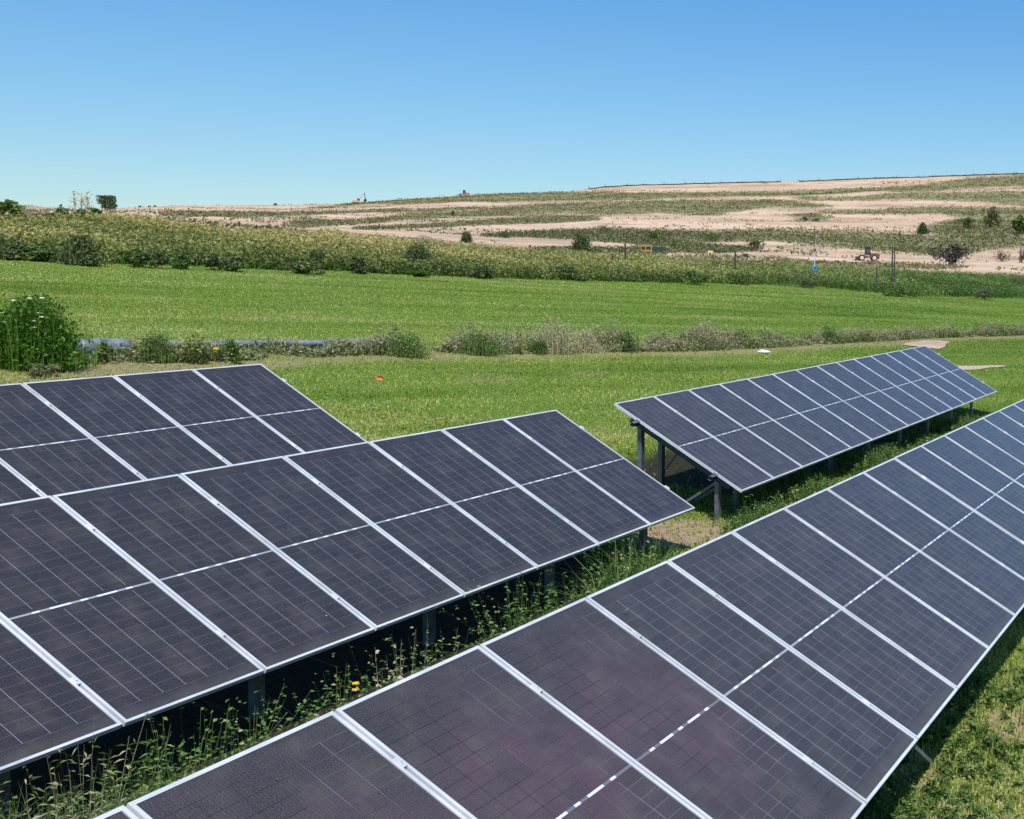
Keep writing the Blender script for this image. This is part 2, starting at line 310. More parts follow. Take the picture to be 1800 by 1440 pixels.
def row_shade_at(x, y):          # shade painted into the soil between and under the rows
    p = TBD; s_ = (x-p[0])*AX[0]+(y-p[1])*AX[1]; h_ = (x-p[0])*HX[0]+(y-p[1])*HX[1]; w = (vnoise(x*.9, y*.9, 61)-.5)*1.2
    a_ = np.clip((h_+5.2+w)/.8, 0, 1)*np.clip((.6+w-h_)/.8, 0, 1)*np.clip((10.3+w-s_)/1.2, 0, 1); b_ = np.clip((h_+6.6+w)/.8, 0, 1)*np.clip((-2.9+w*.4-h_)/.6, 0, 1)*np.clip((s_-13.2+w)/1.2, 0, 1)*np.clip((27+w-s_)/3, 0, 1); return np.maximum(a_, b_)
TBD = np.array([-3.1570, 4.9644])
def bare_at(x, y):
    d, s, t = poly_side(x, y, front); out = np.zeros(np.shape(x))
    wob = (vnoise(x*.6, y*.6, 21)-.5)*1.4
    out = np.maximum(out, np.clip(1.15-np.abs((s+.15+wob*.8))/1.0, 0, 1))           # trampled litter along the weeds
    out = np.maximum(out*.72, np.clip(1-np.abs(s-1.0)/1.8, 0, 1)*.7)
    for (c, ra, rb, e) in bs:
        q = (((x-c[0])*AX[0]+(y-c[1])*AX[1])/ra)**2+(((x-c[0])*HX[0]+(y-c[1])*HX[1])/rb)**2
        out = np.maximum(out, e*np.clip(1.5-q, 0, 1))
    return np.clip(out, 0, 1)
# ---- vegetation belts of the hill
BELTS = [([(560, 366), (640, 357), (700, 356), (815, 350), (900, 346), (1000, 346), (1100, 345), (1250, 342), (1400, 340), (1600, 330)], [2, 2, 3, 5, 8, 8, 6, 5, 4, 3], 1.),
         ([(300, 378), (500, 377), (650, 372), (760, 371), (850, 366)], [3, 3, 2, 2, 2], .7),
         ([(520, 396), (650, 390), (700, 383), (760, 379), (850, 374), (950, 367), (1050, 367), (1150, 364), (1250, 366), (1350, 357), (1450, 362)], [4, 3, 4, 4, 6, 8, 9, 9, 11, 7, 3], 1.),
         ([(640, 403), (750, 398), (830, 393), (900, 389), (980, 386), (1045, 383)], [2, 3, 3, 5, 5, 4], .9),
         ([(860, 414), (950, 412), (1050, 411), (1150, 418), (1250, 416), (1350, 412), (1500, 420), (1640, 430), (1800, 425)], [3, 5, 11, 12, 9, 10, 14, 16, 22], 1.1),
         ([(1560, 334), (1650, 329), (1720, 322), (1800, 317), (1900, 312)], [4, 6, 9, 11, 12], 1.), ([(1400, 350), (1500, 349), (1600, 345), (1700, 345), (1800, 348), (1900, 348)], [3, 4, 7, 9, 13, 14], .9),
         ([(1430, 372), (1550, 372), (1650, 369), (1750, 380), (1850, 380)], [3, 4, 6, 12, 15], .8), ([(1400, 383), (1460, 385)], [6, 5], .8), ([(1640, 405), (1720, 398), (1800, 400), (1900, 400)], [12, 20, 16, 16], 1.1),
         ([(950, 440), (1100, 441), (1200, 437), (1320, 440)], [3, 5, 8, 3], .8)]
def veg_at(x, y, z):
    px, py = to_px(x, y, z); v = np.zeros(np.shape(x)); hn = vnoise(x*.014+y*.004, z*.30, 77, 4)*.6+vnoise(x*.05, z*.7, 78, 3)*.4
    wob = (vnoise(x*.03, y*.03, 31)-.5)*7
    for pts_, th, s in BELTS:
        xs = [p[0] for p in pts_]; yc = np.interp(px, xs, [p[1] for p in pts_]); h = np.interp(px, xs, th)
        inx = np.clip((px-xs[0]+20)/40, 0, 1)*np.clip((xs[-1]+20-px)/40, 0, 1)
        v = np.maximum(v, s*inx*np.clip(1.45-np.abs(py+wob*.5-yc)/np.maximum(h, 1.5), 0, 1))
    right = np.interp(px, [900, 1300, 1500, 1750], [-.1, -.05, .08, .28]); return np.clip(v*(.15+1.6*hn)+np.clip((hn-.60+right*.28)*4.5, 0, .9)*.55, 0, 1.1)
ROADS = [([(1270, 452), (1340, 453), (1400, 454), (1500, 456), (1600, 460), (1760, 462)], [2, 8, 10, 9, 6, 4]), ([(860, 428), (920, 433), (960, 434), (1000, 434), (1060, 434), (1190, 436)], [2, 5, 6, 4, 2, 1.5]), ([(1680, 458), (1730, 450), (1800, 446), (1900, 444)], [3, 11, 12, 12]),
         ([(600, 408), (800, 405), (900, 402), (1000, 399), (1200, 396), (1330, 396)], [3, 5, 6, 7, 7, 3])]
def road_at(x, y, z):
    px, py = to_px(x, y, z); v = np.zeros(np.shape(x)); wob = (vnoise(x*.06, y*.06, 37)-.5)*3
    for pts_, th in ROADS:
        xs = [p[0] for p in pts_]; yc = np.interp(px, xs, [p[1] for p in pts_]); h = np.interp(px, xs, th); inx = np.clip((px-xs[0]+10)/20, 0, 1)*np.clip((xs[-1]+10-px)/20, 0, 1)
        v = np.maximum(v, inx*np.clip(1.5*(1.2-np.abs(py+wob-yc)/h), 0, 1))
    return np.where(y > 0, v, 0)
# build the sheets
def sheet(name, phs, rs_of, material, fn):
    PH, T_ = np.meshgrid(phs, np.linspace(0, 1, rs_of(0.)[1]), indexing='ij'); Rr = rs_of(PH[:, 0])[0](T_)
    X, Y = Rr*np.sin(PH), Rr*np.cos(PH); Z = ground(X, Y); a, b = X.shape
    idx = np.arange(a*b).reshape(a, b); q = np.stack([idx[:-1, :-1], idx[:-1, 1:], idx[1:, 1:], idx[1:, :-1]], -1).reshape(-1, 4)[:, ::-1]
    me = npmesh(name, np.stack([X, Y, Z], -1).reshape(-1, 3), q, fn(X, Y, Z)); me.polygons.foreach_set('use_smooth', [True]*len(me.polygons))
    o = link(name, me, material); tag(o, kind='structure'); return o
def Redge(ph):
    pc = np.clip(ph, math.atan(CU[0]), math.atan(CU[-1])); K, T = kn_at(np.tan(pc)); return K[1]*np.sqrt(1+np.tan(pc)**2)
fph = np.concatenate([np.linspace(-math.pi, R_(-52), 60, endpoint=False), np.linspace(R_(-52), R_(18), 520), np.linspace(R_(18), math.pi, 70)[1:]])
sheet('ground', fph, lambda ph: ((lambda t: .15*((Redge(ph)/.15)[:, None])**t) if np.ndim(ph) else None, 330), mg, lambda X, Y, Z: {'bare': bare_at(X, Y), 'row_shade': row_shade_at(X, Y)})
sheet('hillside', fph, lambda ph: ((lambda t: Redge(ph)[:, None]+(2500-Redge(ph)[:, None])*t**1.55) if np.ndim(ph) else None, 300), mh, lambda X, Y, Z: {'veg': veg_at(X, Y, Z), 'road': road_at(X, Y, Z)})
# dirt roads and paths drape over the ground
def drape(name, pl, widths, material, lift=.02, label=None):
    pl = np.array(pl); seg = np.linspace(0, len(pl)-1, 60); c = np.stack([np.interp(seg, range(len(pl)), pl[:, k]) for k in (0, 1)], -1)
    w = np.interp(seg, range(len(pl)), widths); d = np.gradient(c, axis=0); nn = np.stack([-d[:, 1], d[:, 0]], -1); nn /= np.linalg.norm(nn, axis=1)[:, None]
    w = w*(1+.35*(vnoise(seg*1.7, seg*0, 5)-.5)); L = [c+nn*(w*k)[:, None]/2 for k in np.linspace(-1, 1, 7)]
    V = np.stack(L, 1); Z = ground(V[..., 0], V[..., 1])+lift; V = np.concatenate([V, Z[..., None]], -1); a, b = V.shape[:2]
    idx = np.arange(a*b).reshape(a, b); q = np.stack([idx[:-1, :-1], idx[:-1, 1:], idx[1:, 1:], idx[1:, :-1]], -1).reshape(-1, 4)
    o = link(name, npmesh(name, V.reshape(-1, 3), q), material); tag(o, kind='structure'); return o
mroad = mat('pale_dirt', rough=.95, spec=.05); n = N(mroad); n.l(soilcols(n, n.geo(), 1.5), n.b.inputs['Base Color'])
#mroad2 = mat('pale_pink_dirt', rough=.95, spec=.05); n = N(mroad2); n.l(n.ramp(n.noise(n.geo(), .3, 6, .65), [(.3, (.46, .335, .25)), (.7, (.66, .51, .40))]), n.b.inputs['Base Color'])
hp = lambda a: [hit(x, y)[:2] for x, y in a]
drape('dirt_path', hp([(1618, 611), (1630, 606), (1645, 602), (1660, 601)]), [1.6, 1.5, 1.2, .5], mroad, .03)
drape('dirt_path', hp([(1675, 648), (1700, 648), (1730, 646), (1768, 644)]), [1.2, .9, .6, .25], mroad, .03)

# ------------------------------------------------------------------ solar tables
yaws = .2756
TB = {  # top edge reference point, slope along row, yaw, tilt
 'A': ((-4.7074, 16.1995, -1.5861), .00593, .27663, .53195), 'B': ((-9.1484, 17.4609, -1.1160), .00924, .27455, .52842),
 'C': ((-4.3842, 17.9321, -1.6572), .0110, .27731, .52857), 'D': ((-3.1570, 4.9644, -2.0787), .00759, .27468, .52705)}
PITCHW = PW_+GAP
# shared panel meshes, local: x down slope, y along row, z normal
def panel_meshes():
    me = bpy.data.meshes.new('solar_panel'); mb = MB(); e = LIP-.002
    mb.box((PL/2, PW_/2, -.010), (PL-2*e, PW_-2*e, .008)); me = mb.mesh('solar_panel'); uv = me.uv_layers.new(name='UVMap')
    for lp in me.loops: v = me.vertices[lp.vertex_index].co; uv.data[lp.index].uv = (v.x, v.y)
    fb = MB(); H = .035
    for y in (0, PW_-LIP): fb.box((PL/2, y+LIP/2, -H/2), (PL, LIP, H))
    for x in (0, PL-LIP): fb.box((x+LIP/2, PW_/2, -H/2-.0004), (LIP, PW_-2*LIP, H-.0008))
    fm = fb.mesh('frame'); fm.materials.append(M['alu']); return me, fm
pm, fm = panel_meshes(); pm.materials.append(M['cell']); pm3 = pm.copy(); pm3.materials.clear(); pm3.materials.append(M['cell_dark']); pm2 = pm.copy(); pm2.materials.clear(); pm2.materials.append(M['cell_plum'])
cl = MB(); cl.box((0, 0, .003), (.07, .030, .006)); cl.cyl((0, 0, .006), (0, 0, .012), .008, n=8); clm = cl.mesh('clamp'); clm.materials.append(M['alu'])
def table(key, i0, i1, label, posts, plum=(), jog=0., lift=0., grp='rows of ground mounted solar panels'):
    (p0, sl_, yw, tl) = TB[key]; p0 = np.array(p0)+[0, 0, EYE]
    a = np.array([math.sin(yw)*math.cos(sl_), math.cos(yw)*math.cos(sl_), math.sin(sl_)]); h = np.array([math.cos(yw), -math.sin(yw), 0]); nn = np.cross(h, a); nn /= np.linalg.norm(nn)
    d = math.cos(tl)*h-math.sin(tl)*nn; nz = np.cross(d, a); p0 = p0+a*jog*PITCHW+nn*lift
    mid = p0+a*PITCHW*(i0+i1)/2+d*PL/2; root = empty('solar_table', (mid[0], mid[1], gp(mid[0], mid[1])))
    tag(root, label, 'solar table', grp); Ri = Matrix.Translation(-root.location)
    Rm = Matrix(((d[0], a[0], nz[0], 0), (d[1], a[1], nz[1], 0), (d[2], a[2], nz[2], 0), (0, 0, 0, 1)))
    def W2(pt): return Vector(pt)-root.location
    for i in range(i0, i1):
        wob = random.uniform(-.002, .002); o = p0+a*(PITCHW*i+GAP/2)+nz*wob
        pn = link('solar_panel', pm2 if i in plum else (pm3 if key in 'AB' else pm), None, root); pn.matrix_local = Ri @ Matrix.Translation(Vector(o)) @ Rm
        f_ = link('frame', fm, None, pn)
    pt = lambda i, t, off=0.: p0+a*PITCHW*i+d*PL*t+nz*off
    for t in (.19, .80):                       # purlins along the row carry the panels
        MB().channel(W2(pt(i0, t, -.035-.034)-a*.12), W2(pt(i1, t, -.035-.034)+a*.06), .045, .062, .004, nz).build('purlin', M['steel'], root)
    for i in range(i0, i1+1):
        for t in (.19, .80):
            c_ = link('clamp', clm, None, root); c_.matrix_local = Ri @ Matrix.Translation(Vector(pt(i, t, .0005))) @ Rm
    for i in posts:
        q1, q2 = pt(i, .12, -.124), pt(i, .90, -.124)
        MB().channel(W2(q1), W2(q2), .05, .045, .005, nz).build('rafter', M['steel'], root)
        for t in (.19, .80):
            top = pt(i, t, -.12)+a*.055; g0 = gp(top[0], top[1])
            MB().channel(W2((top[0], top[1], g0-.3)), W2((top[0], top[1], top[2])), .10, .062, .006, tuple(h)).build('post', M['steel'], root)
        # sloping brace from the low post to the tall one
        b0 = pt(i, .80, -.20)+a*.10; b1 = pt(i, .48, -.2)+a*.10; MB().channel(W2(b0), W2((b1[0], b1[1], gp(b1[0], b1[1])+.05)), .035, .055, .004, tuple(a)).build('brace', M['steel'], root)
    for i in posts[1:2]:                        # wind rod in the tall post line
        b0 = pt(i, .19, -.3)+a*.1; b1 = pt(i+1.4, .19, -.2); MB().cyl(W2((b0[0], b0[1], gp(b0[0], b0[1])+.25)), W2(b1), .012, n=6).build('wind_rod', M['steel'], root)
    return root, pt, a, d, nz
postA = [-.48-1.75*k for k in range(5)]
table('A', -9, 0, 'long solar table across the left middle, crossed in front by nothing, its last panel near the gap with reddish soil', [-.48, -2.25, -3.96, -5.71, -7.45])['label'] if False else None
tA = table('A', -9, 0, 'solar table in the left middle, its low corner beside the reddish bare soil', [-.48, -2.25, -3.96, -5.71, -7.45])
tB = table('B', -6, 0, 'solar table at the back left, partly hidden behind the next table', [-.5, -2.3, -4.1])
tC = table('C', 0, 14, 'long solar table at the back right with its end posts showing', [.12, .66, 2.35, 4.1, 5.9, 7.7, 9.5, 11.3, 13.1])
tD = table('D', -2, 9, 'nearest solar table in the right foreground with a plum reflection painted on its panels', [-1.2, .6, 2.4, 4.2, 6.0, 7.8], plum=(0, 1, 2))
tE = table('D', 9, 19, 'solar table leaving the photo at the right edge, continuing the nearest row', [9.6, 11.4, 13.2, 15, 16.8, 18.5], jog=.008, lift=.006)
# small bracket sticking out below the nearest row
pt = tD[1]; q = pt(4, 1.0, -.06); MB().bar(Vector(q)-tD[0].location, Vector(q+tD[3]*.16+tD[2]*.03-tD[4]*.04)-tD[0].location, .012, .02).build('bracket', M['steel'], tD[0])

# ------------------------------------------------------------------ plants
def blades(Pb, H, Wd, tone, lean=.35, seed=0, tipdrop=.25):
    r = np.random.default_rng(seed); k = len(Pb); az_ = r.uniform(0, 2*math.pi, k); ln = np.abs(r.normal(0, lean, k)); face = az_+math.pi/2+r.normal(0, .5, k)
    dx, dy = np.cos(az_), np.sin(az_); wx, wy = np.cos(face)*Wd/2, np.sin(face)*Wd/2
    b0 = Pb+np.stack([-wx, -wy, -.02*np.ones(k)], -1); b1 = Pb+np.stack([wx, wy, -.02*np.ones(k)], -1)
    hm = H*.58; m = Pb+np.stack([dx*ln*H*.4, dy*ln*H*.4, hm], -1); m0 = m-np.stack([wx, wy, 0*wx], -1)*.75; m1 = m+np.stack([wx, wy, 0*wx], -1)*.75
    tp = Pb+np.stack([dx*ln*H*1.1, dy*ln*H*1.1, H*(1-tipdrop*ln)], -1)
    V = np.stack([b0, b1, m0, m1, tp], 1).reshape(-1, 3); o = np.arange(k)[:, None]*5
    T = np.concatenate([o+[0, 1, 3], o+[0, 3, 2], o+[2, 3, 4]]); tv = np.repeat(tone[:, None], 5, 1); return V, T, tv.ravel()
def leaves(C, size, tone, seed=0, flat=.5, wd=.45):
    r = np.random.default_rng(seed); k = len(C); A = r.normal(0, 1, (k, 3)); A[:, 2] *= flat; A /= np.linalg.norm(A, axis=1)[:, None]
    B = np.cross(A, r.normal(0, 1, (k, 3))); B /= np.linalg.norm(B, axis=1)[:, None]; s = size[:, None]
    V = np.stack([C-A*s, C+B*s*wd, C+A*s, C-B*s*wd], 1).reshape(-1, 3); o = np.arange(k)[:, None]*4
    return V, np.concatenate([o+[0, 1, 2], o+[0, 2, 3]]), np.repeat(tone[:, None], 4, 1).ravel()
def sprigs(Pb, H, leaf, nleaf, tone, lean=.3, seed=0, wd=.25, stemw=.005):
    r = np.random.default_rng(seed); k = len(Pb); az_ = r.uniform(0, 2*math.pi, k); ln = np.abs(r.normal(0, lean, k)); dr = np.stack([np.cos(az_), np.sin(az_), 0*az_], -1); out = []
    path = lambda f: Pb[None]+(dr*(ln*H)[:, None])[None]*(f[..., None]**1.7)+np.array([0, 0, 1.])*(H*(f-.2*ln*f*f))[..., None]
    fs = np.linspace(0, 1, 5)[:, None]*np.ones(k); Q = path(fs); wv_ = np.stack([-np.sin(az_+.8), np.cos(az_+.8), 0*az_], -1)*stemw/2
    V = np.stack([Q-wv_*(1.2-fs[..., None]), Q+wv_*(1.2-fs[..., None])], 2); V = V.transpose(1, 0, 2, 3).reshape(-1, 3); o = np.arange(k)[:, None]*10
    T = np.concatenate([o+[2*j+a for a in q] for j in range(4) for q in ((0, 1, 3), (0, 3, 2))]); out.append((V, T, np.repeat(tone, 10)))
    f = r.uniform(.12, 1, (nleaf, k)); C = path(f).reshape(-1, 3); m_ = len(C); a2 = r.uniform(0, 2*math.pi, m_); up_ = r.uniform(-.25, .9, m_); D = np.stack([np.cos(a2), np.sin(a2), up_], -1); D /= np.linalg.norm(D, axis=1)[:, None]
    L = (leaf*r.uniform(.5, 1.3, m_)*(1.15-.6*f.ravel()))[:, None]; B = np.cross(D, r.normal(0, .5, (m_, 3))+[0, 0, 1.]); B /= np.linalg.norm(B, axis=1)[:, None]; dn = np.array([0, 0, -1.])*L*.25
    V = np.stack([C, C+D*L*.45+B*L*wd/1.5, C+D*L+dn, C+D*L*.45-B*L*wd/1.5], 1).reshape(-1, 3); o = np.arange(m_)[:, None]*4
    out.append((V, np.concatenate([o+[0, 1, 2], o+[0, 2, 3]]), np.repeat(np.clip(np.tile(tone, nleaf)+r.normal(0, .1, m_), 0, 1), 4))); return join(out)
def join(parts):
    V, T, A = [], [], []; b = 0
    for v, t, a in parts: V.append(v); T.append(t+b); A.append(a); b += len(v)
    return np.concatenate(V), np.concatenate(T), np.concatenate(A)
def foliage(name, parts, material, parent=None):
    V, T, A = join(parts)
    if parent is not None: V = V-np.array(parent.location)
    return link(name, npmesh(name, V, T, {'tone': A}), material, parent)
def setz(x, y, dz=0): return np.stack([x, y, ground(x, y)+dz], -1)
def in_view(Pt, mx=60, lo=-20, hi=1500):
    px, py = to_px(Pt[:, 0], Pt[:, 1], Pt[:, 2]); return (Pt[:, 1] > 1)&(px > -mx)&(px < 1800+mx)&(py > lo)&(py < hi)

MD = hit(1500, 562)[:2]-hit(300, 528)[:2]; MD = MD/np.linalg.norm(MD)
# mowed grass: blades get fewer and broader with distance
def scatter(y0, y1, dens, xl=-.85, xr=.25):
    n_ = int(dens*(xr-xl)*(y1*y1-y0*y0)/2); y = np.sqrt(rng.uniform(y0*y0, y1*y1, n_)); x = y*rng.uniform(xl, xr, n_); return x, y
parts = []
for k, (y0, y1, dens, H, Wd) in enumerate([(6, 14, 2600, .055, .009), (14, 24, 800, .055, .014), (24, 42, 340, .040, .020), (42, 75, 110, .038, .036), (75, 125, 34, .045, .065)]):
    x, y = scatter(y0, y1, dens, -.86, .3); Kk, Tt = kn_at(x/y); keep = y < Kk[0]; x, y = x[keep], y[keep]
    if k == 0:                                # near the camera only the clear strip on the right shows lawn
        hd = (x-TB['D'][0][0])*HX[0]+(y-TB['D'][0][1])*HX[1]; keep = (hd > 1.2)&(hd < 7); x, y = x[keep], y[keep]
    keep = rng.random(len(x)) > row_shade_at(x, y)*.93; x, y = x[keep], y[keep]
    if k in (1, 2): kd = rng.random(len(x)) > row_shade_at(x, y)*.75; x, y = x[kd], y[kd]
    d_, s_, t_ = poly_side(x, y, front); br = bare_at(x, y); keep = (rng.random(len(x)) > br*.85); x, y = x[keep], y[keep]
    Pb = setz(x, y); v = in_view(Pb); Pb = Pb[v]; x, y = Pb[:, 0], Pb[:, 1]
    rowd = -x*MD[1]+y*MD[0]; alongd = x*MD[0]+y*MD[1]
    tone = .10+.45*vnoise(x*.25, y*.25, 2)+.22*vnoise(x*.06, y*.06, 19)+1.0*(vnoise(rowd*.7, alongd*.07, 8, 4)-.5)+rng.normal(0, .17, len(x))+.12+np.interp(to_px(x, y, Pb[:, 2])[0], [0, 600, 1200, 1800], [.12, .08, -.04, -.16])*np.clip((y-10)/15, 0, 1)
    tall = .55+1.0*vnoise(x*.6, y*.6, 12)
    if k < 2: parts.append(leaves(Pb+[0, 0, .02]+rng.normal(0, .012, Pb.shape), rng.uniform(.008, .02, len(Pb))*(1+k*.4), np.clip(tone+rng.normal(.05, .1, len(x)), 0, 1), 90+k, 2.5, .5))
    parts.append(blades(Pb, H*tall*rng.uniform(.6, 1.3, len(x)), Wd*rng.uniform(.6, 1.3, len(x)), np.clip(tone, 0, 1), .55, 40+k))
o = foliage('grass', parts, M['lawn']); tag(o, 'short mowed bright green grass between and beyond the solar tables', 'grass', kind='stuff')

# weeds along the far side of the near field strip
def along(pl, k, lo=0., hi=1.):
    seg = np.hypot(*(pl[1:]-pl[:-1]).T); L = np.concatenate([[0], np.cumsum(seg)]); s = rng.uniform(lo, hi, k)*L[-1]
    i = np.clip(np.searchsorted(L, s)-1, 0, len(seg)-1); f = (s-L[i])/seg[i]; p = pl[i]+(pl[i+1]-pl[i])*f[:, None]; d = (pl[i+1]-pl[i])/seg[i][:, None]
    return p, np.stack([-d[:, 1], d[:, 0]], -1)
k = 60000; p, nn = along(front, k); off = .1+np.abs(rng.normal(.75, .42, k)); q = p+nn*off[:, None]; clump = vnoise(q[:, 0]*.8, q[:, 1]*.8, 17, 4)
keep = clump > .38; q, clump = q[keep], clump[keep]; Pb = setz(q[:, 0], q[:, 1]); px, _ = to_px(Pb[:, 0], Pb[:, 1], Pb[:, 2])
dryness = np.interp(px, [0, 560, 650, 800, 1000, 1250, 1400, 1550, 1800], [.25, .35, .7, .75, .95, .7, .55, .65, .45])
big = np.interp(px, [0, 130, 300, 600, 700, 800, 950, 1050, 1300, 1500, 1800], [.5, .40, .42, .48, .8, .75, 1.05, .85, .6, .65, .95])
H = big*np.clip(2.6*(clump-.36), .12, 1.2)*rng.uniform(.4, 1.15, len(q)); dry = rng.random(len(q)) < dryness*.7
g_ = ~dry; Hg, Hd = H[g_]*.72, H[dry]*1.1; pr = [blades(Pb[g_], Hg, rng.uniform(.02, .05, g_.sum()), np.clip(rng.normal(.40, .17, g_.sum()), 0, .8), .6, 61), blades(Pb[dry], Hd, rng.uniform(.008, .02, dry.sum()), np.clip(rng.normal(.62, .2, dry.sum()), 0, 1), .35, 62)]
for j in range(3): pr.append(leaves(Pb[g_]+np.stack([rng.normal(0, .08, g_.sum()), rng.normal(0, .08, g_.sum()), Hg*rng.uniform(.2, 1., g_.sum())], -1), rng.uniform(.03, .07, g_.sum()), np.clip(rng.normal(.44, .18, g_.sum()), 0, .85), 64+j, .9))
for j in range(2): pr.append(leaves(Pb[dry]+np.stack([rng.normal(0, .06, dry.sum()), rng.normal(0, .06, dry.sum()), Hd*rng.uniform(.7, 1.05, dry.sum())], -1), rng.uniform(.02, .05, dry.sum()), np.clip(rng.normal(.8, .15, dry.sum()), 0, 1), 67+j, 1.2, .3))
o = foliage('weed_strip', pr, M['dry'])
tag(o, 'uneven strip of tall weeds and dry seed heads crossing the mowed field', 'weeds', kind='stuff')

# olive weeds that cover the rise behind the field
k = 150000; u = rng.uniform(-.82, .16, k); Kk, Tt = kn_at(u); s = rng.uniform(0, 1, k)**.75; Y = Kk[0]+(Kk[1]-Kk[0])*s*1.12; x = u*Y; edge = (Y-Kk[0])
wob = (vnoise(x*.25, Y*.25, 27)-.5)*4; keep = edge > wob; x, Y, edge = x[keep], Y[keep], edge[keep]; Pb = setz(x, Y); px, _ = to_px(Pb[:, 0], Pb[:, 1], Pb[:, 2])
cl_ = vnoise(x*.16, Y*.16, 15, 4); c2 = vnoise(x*.7, Y*.7, 16, 2); H = (.25+1.0*cl_+.55*(c2-.4))*rng.uniform(.6, 1.1, len(x))*np.interp(Y, [50, 150], [.95, 1.2])*np.clip(.45+np.maximum(edge, 0)/2.5, .45, 1); H = np.clip(H, .15, 2)
grn = np.interp(px, [0, 900, 1200, 1400, 1600, 1800], [.0, .05, .25, .6, .9, 1.]); low = np.exp(-np.maximum(edge, 0)/2.2)
tone = .60+.9*(cl_-.5)+rng.normal(0, .10, len(x))-.36*low-.04*np.interp(px, [0, 150, 300], [1, 1, 0])
tone += np.where((vnoise(x*.05, Y*.05, 44) > .62), .12, 0); isg = rng.random(len(x)) < np.clip(grn+.22*low, 0, 1)
def weedmass(sel, tb, seed):
    X_ = Pb[sel]; hh = H[sel]; tt = tb[sel]; m_ = len(X_); pr = [blades(X_, hh, rng.uniform(.03, .08, m_), np.clip(tt-.05, 0, 1), .45, seed)]
    for j in range(5):
        f = rng.uniform(.15, 1.02, m_); pr.append(leaves(X_+np.stack([rng.normal(0, .22, m_), rng.normal(0, .22, m_), hh*f], -1), rng.uniform(.05, .13, m_), np.clip(tt+(f-.6)*.25+rng.normal(0, .08, m_), 0, 1), seed+1+j, .9, .5))
    return pr
o = foliage('tall_weeds', weedmass(~isg, tone, 71), M['olive']); tag(o, 'wide bank of olive and yellow tall weeds behind the mowed field', 'weeds', kind='stuff')
o = foliage('green_weeds', weedmass(isg, .50+.9*(cl_-.5)+rng.normal(0, .1, len(x)), 171), M['green']); tag(o, 'leafy green weeds covering the right part of the bank and its near edge', 'weeds', kind='stuff')

# scrub scattered over the hill
k = 330000; u = rng.uniform(-.80, .14, k); Kk, Tt = kn_at(u); Y = Kk[1]*1.05+(820-Kk[1])*rng.uniform(0, 1, k)**1.15; x = u*Y; z = ground(x, Y); v = veg_at(x, Y, z)*(1-road_at(x, Y, z)); nz_ = vnoise(x*.05, Y*.05, 33)
keep = rng.random(k) < np.clip(v*.50+np.maximum(nz_-.6, 0)*.4, 0, 1); x, Y, z, v = x[keep], Y[keep], z[keep], v[keep]
px, py = to_px(x, Y, z); grn = np.where((py > 402)&(py < 450), .22, 0)
m_ = len(x); C = np.stack([x, Y, z], -1); prt = []
for j in range(4):
    prt.append(leaves(C+rng.normal(0, 1, (m_, 3))*[.9, .9, .2]+[0, 0, .3], rng.uniform(.25, .6, m_), np.clip(rng.normal(.52, .25, m_)-grn, 0, 1), 80+j, .9))
o = foliage('hill_scrub', prt, M['scrub']); tag(o, 'low scrub and grass growing in belts over the pink soil hill', 'scrub', kind='stuff')

# weeds in the lit gaps between the tables
prt = []; prt2 = []
def gap_weeds(key, i0, i1, h0, h1, k, hmax, seed):
    p0, sl_, yw, tl = TB[key]; s_ = rng.uniform(i0, i1, k)*PITCHW; h_ = rng.uniform(h0, h1, k)
    x = p0[0]+AX[0]*s_+HX[0]*h_; y = p0[1]+AX[1]*s_+HX[1]*h_; c = vnoise(s_*.55, h_*1.1, seed, 3); keep = rng.random(k) < np.clip((c-.30)*3, 0, 1); x, y, c = x[keep], y[keep], c[keep]
    keep = rng.random(len(x)) > bare_at(x, y)*.9; x, y, c = x[keep], y[keep], c[keep]
    return setz(x, y), c
for key, i0, i1, h0, h1, k, hm in (('D', -1.5, 20, -2.2, -.3, 26000, .45), ('D', -1.5, 20, -1.4, -.35, 130000, 1.25), ('D', -1.5, 9.5, -2.0, -.9, 22000, 1.0), ('D', 10, 22, -3.4, -.5, 26000, .5), ('D', 2, 14, 1.5, 2.6, 9000, .22)):
    Pb, c = gap_weeds(key, i0, i1, h0, h1, k, hm, 51); v = in_view(Pb, 200, -20, 1800); Pb, c = Pb[v], c[v]; H = hm*(.15+1.2*np.clip(c-.25, 0, 1)*rng.uniform(.2, 1.3, len(c)))
    prt.append(blades(Pb, H, rng.uniform(.006, .018, len(c)), np.clip(rng.normal(.52, .22, len(c)), 0, 1), .55, k)); 
    sel = rng.random(len(c)) < .22; prt.append(sprigs(Pb[sel], H[sel]*1.0, .072, 22, np.clip(rng.normal(.58, .2, sel.sum()), 0, 1), .28, k+1, .35))
o = foliage('undergrowth', prt, M['green']); tag(o, 'leafy weeds and grass growing under and between the rows of panels', 'weeds', kind='stuff')

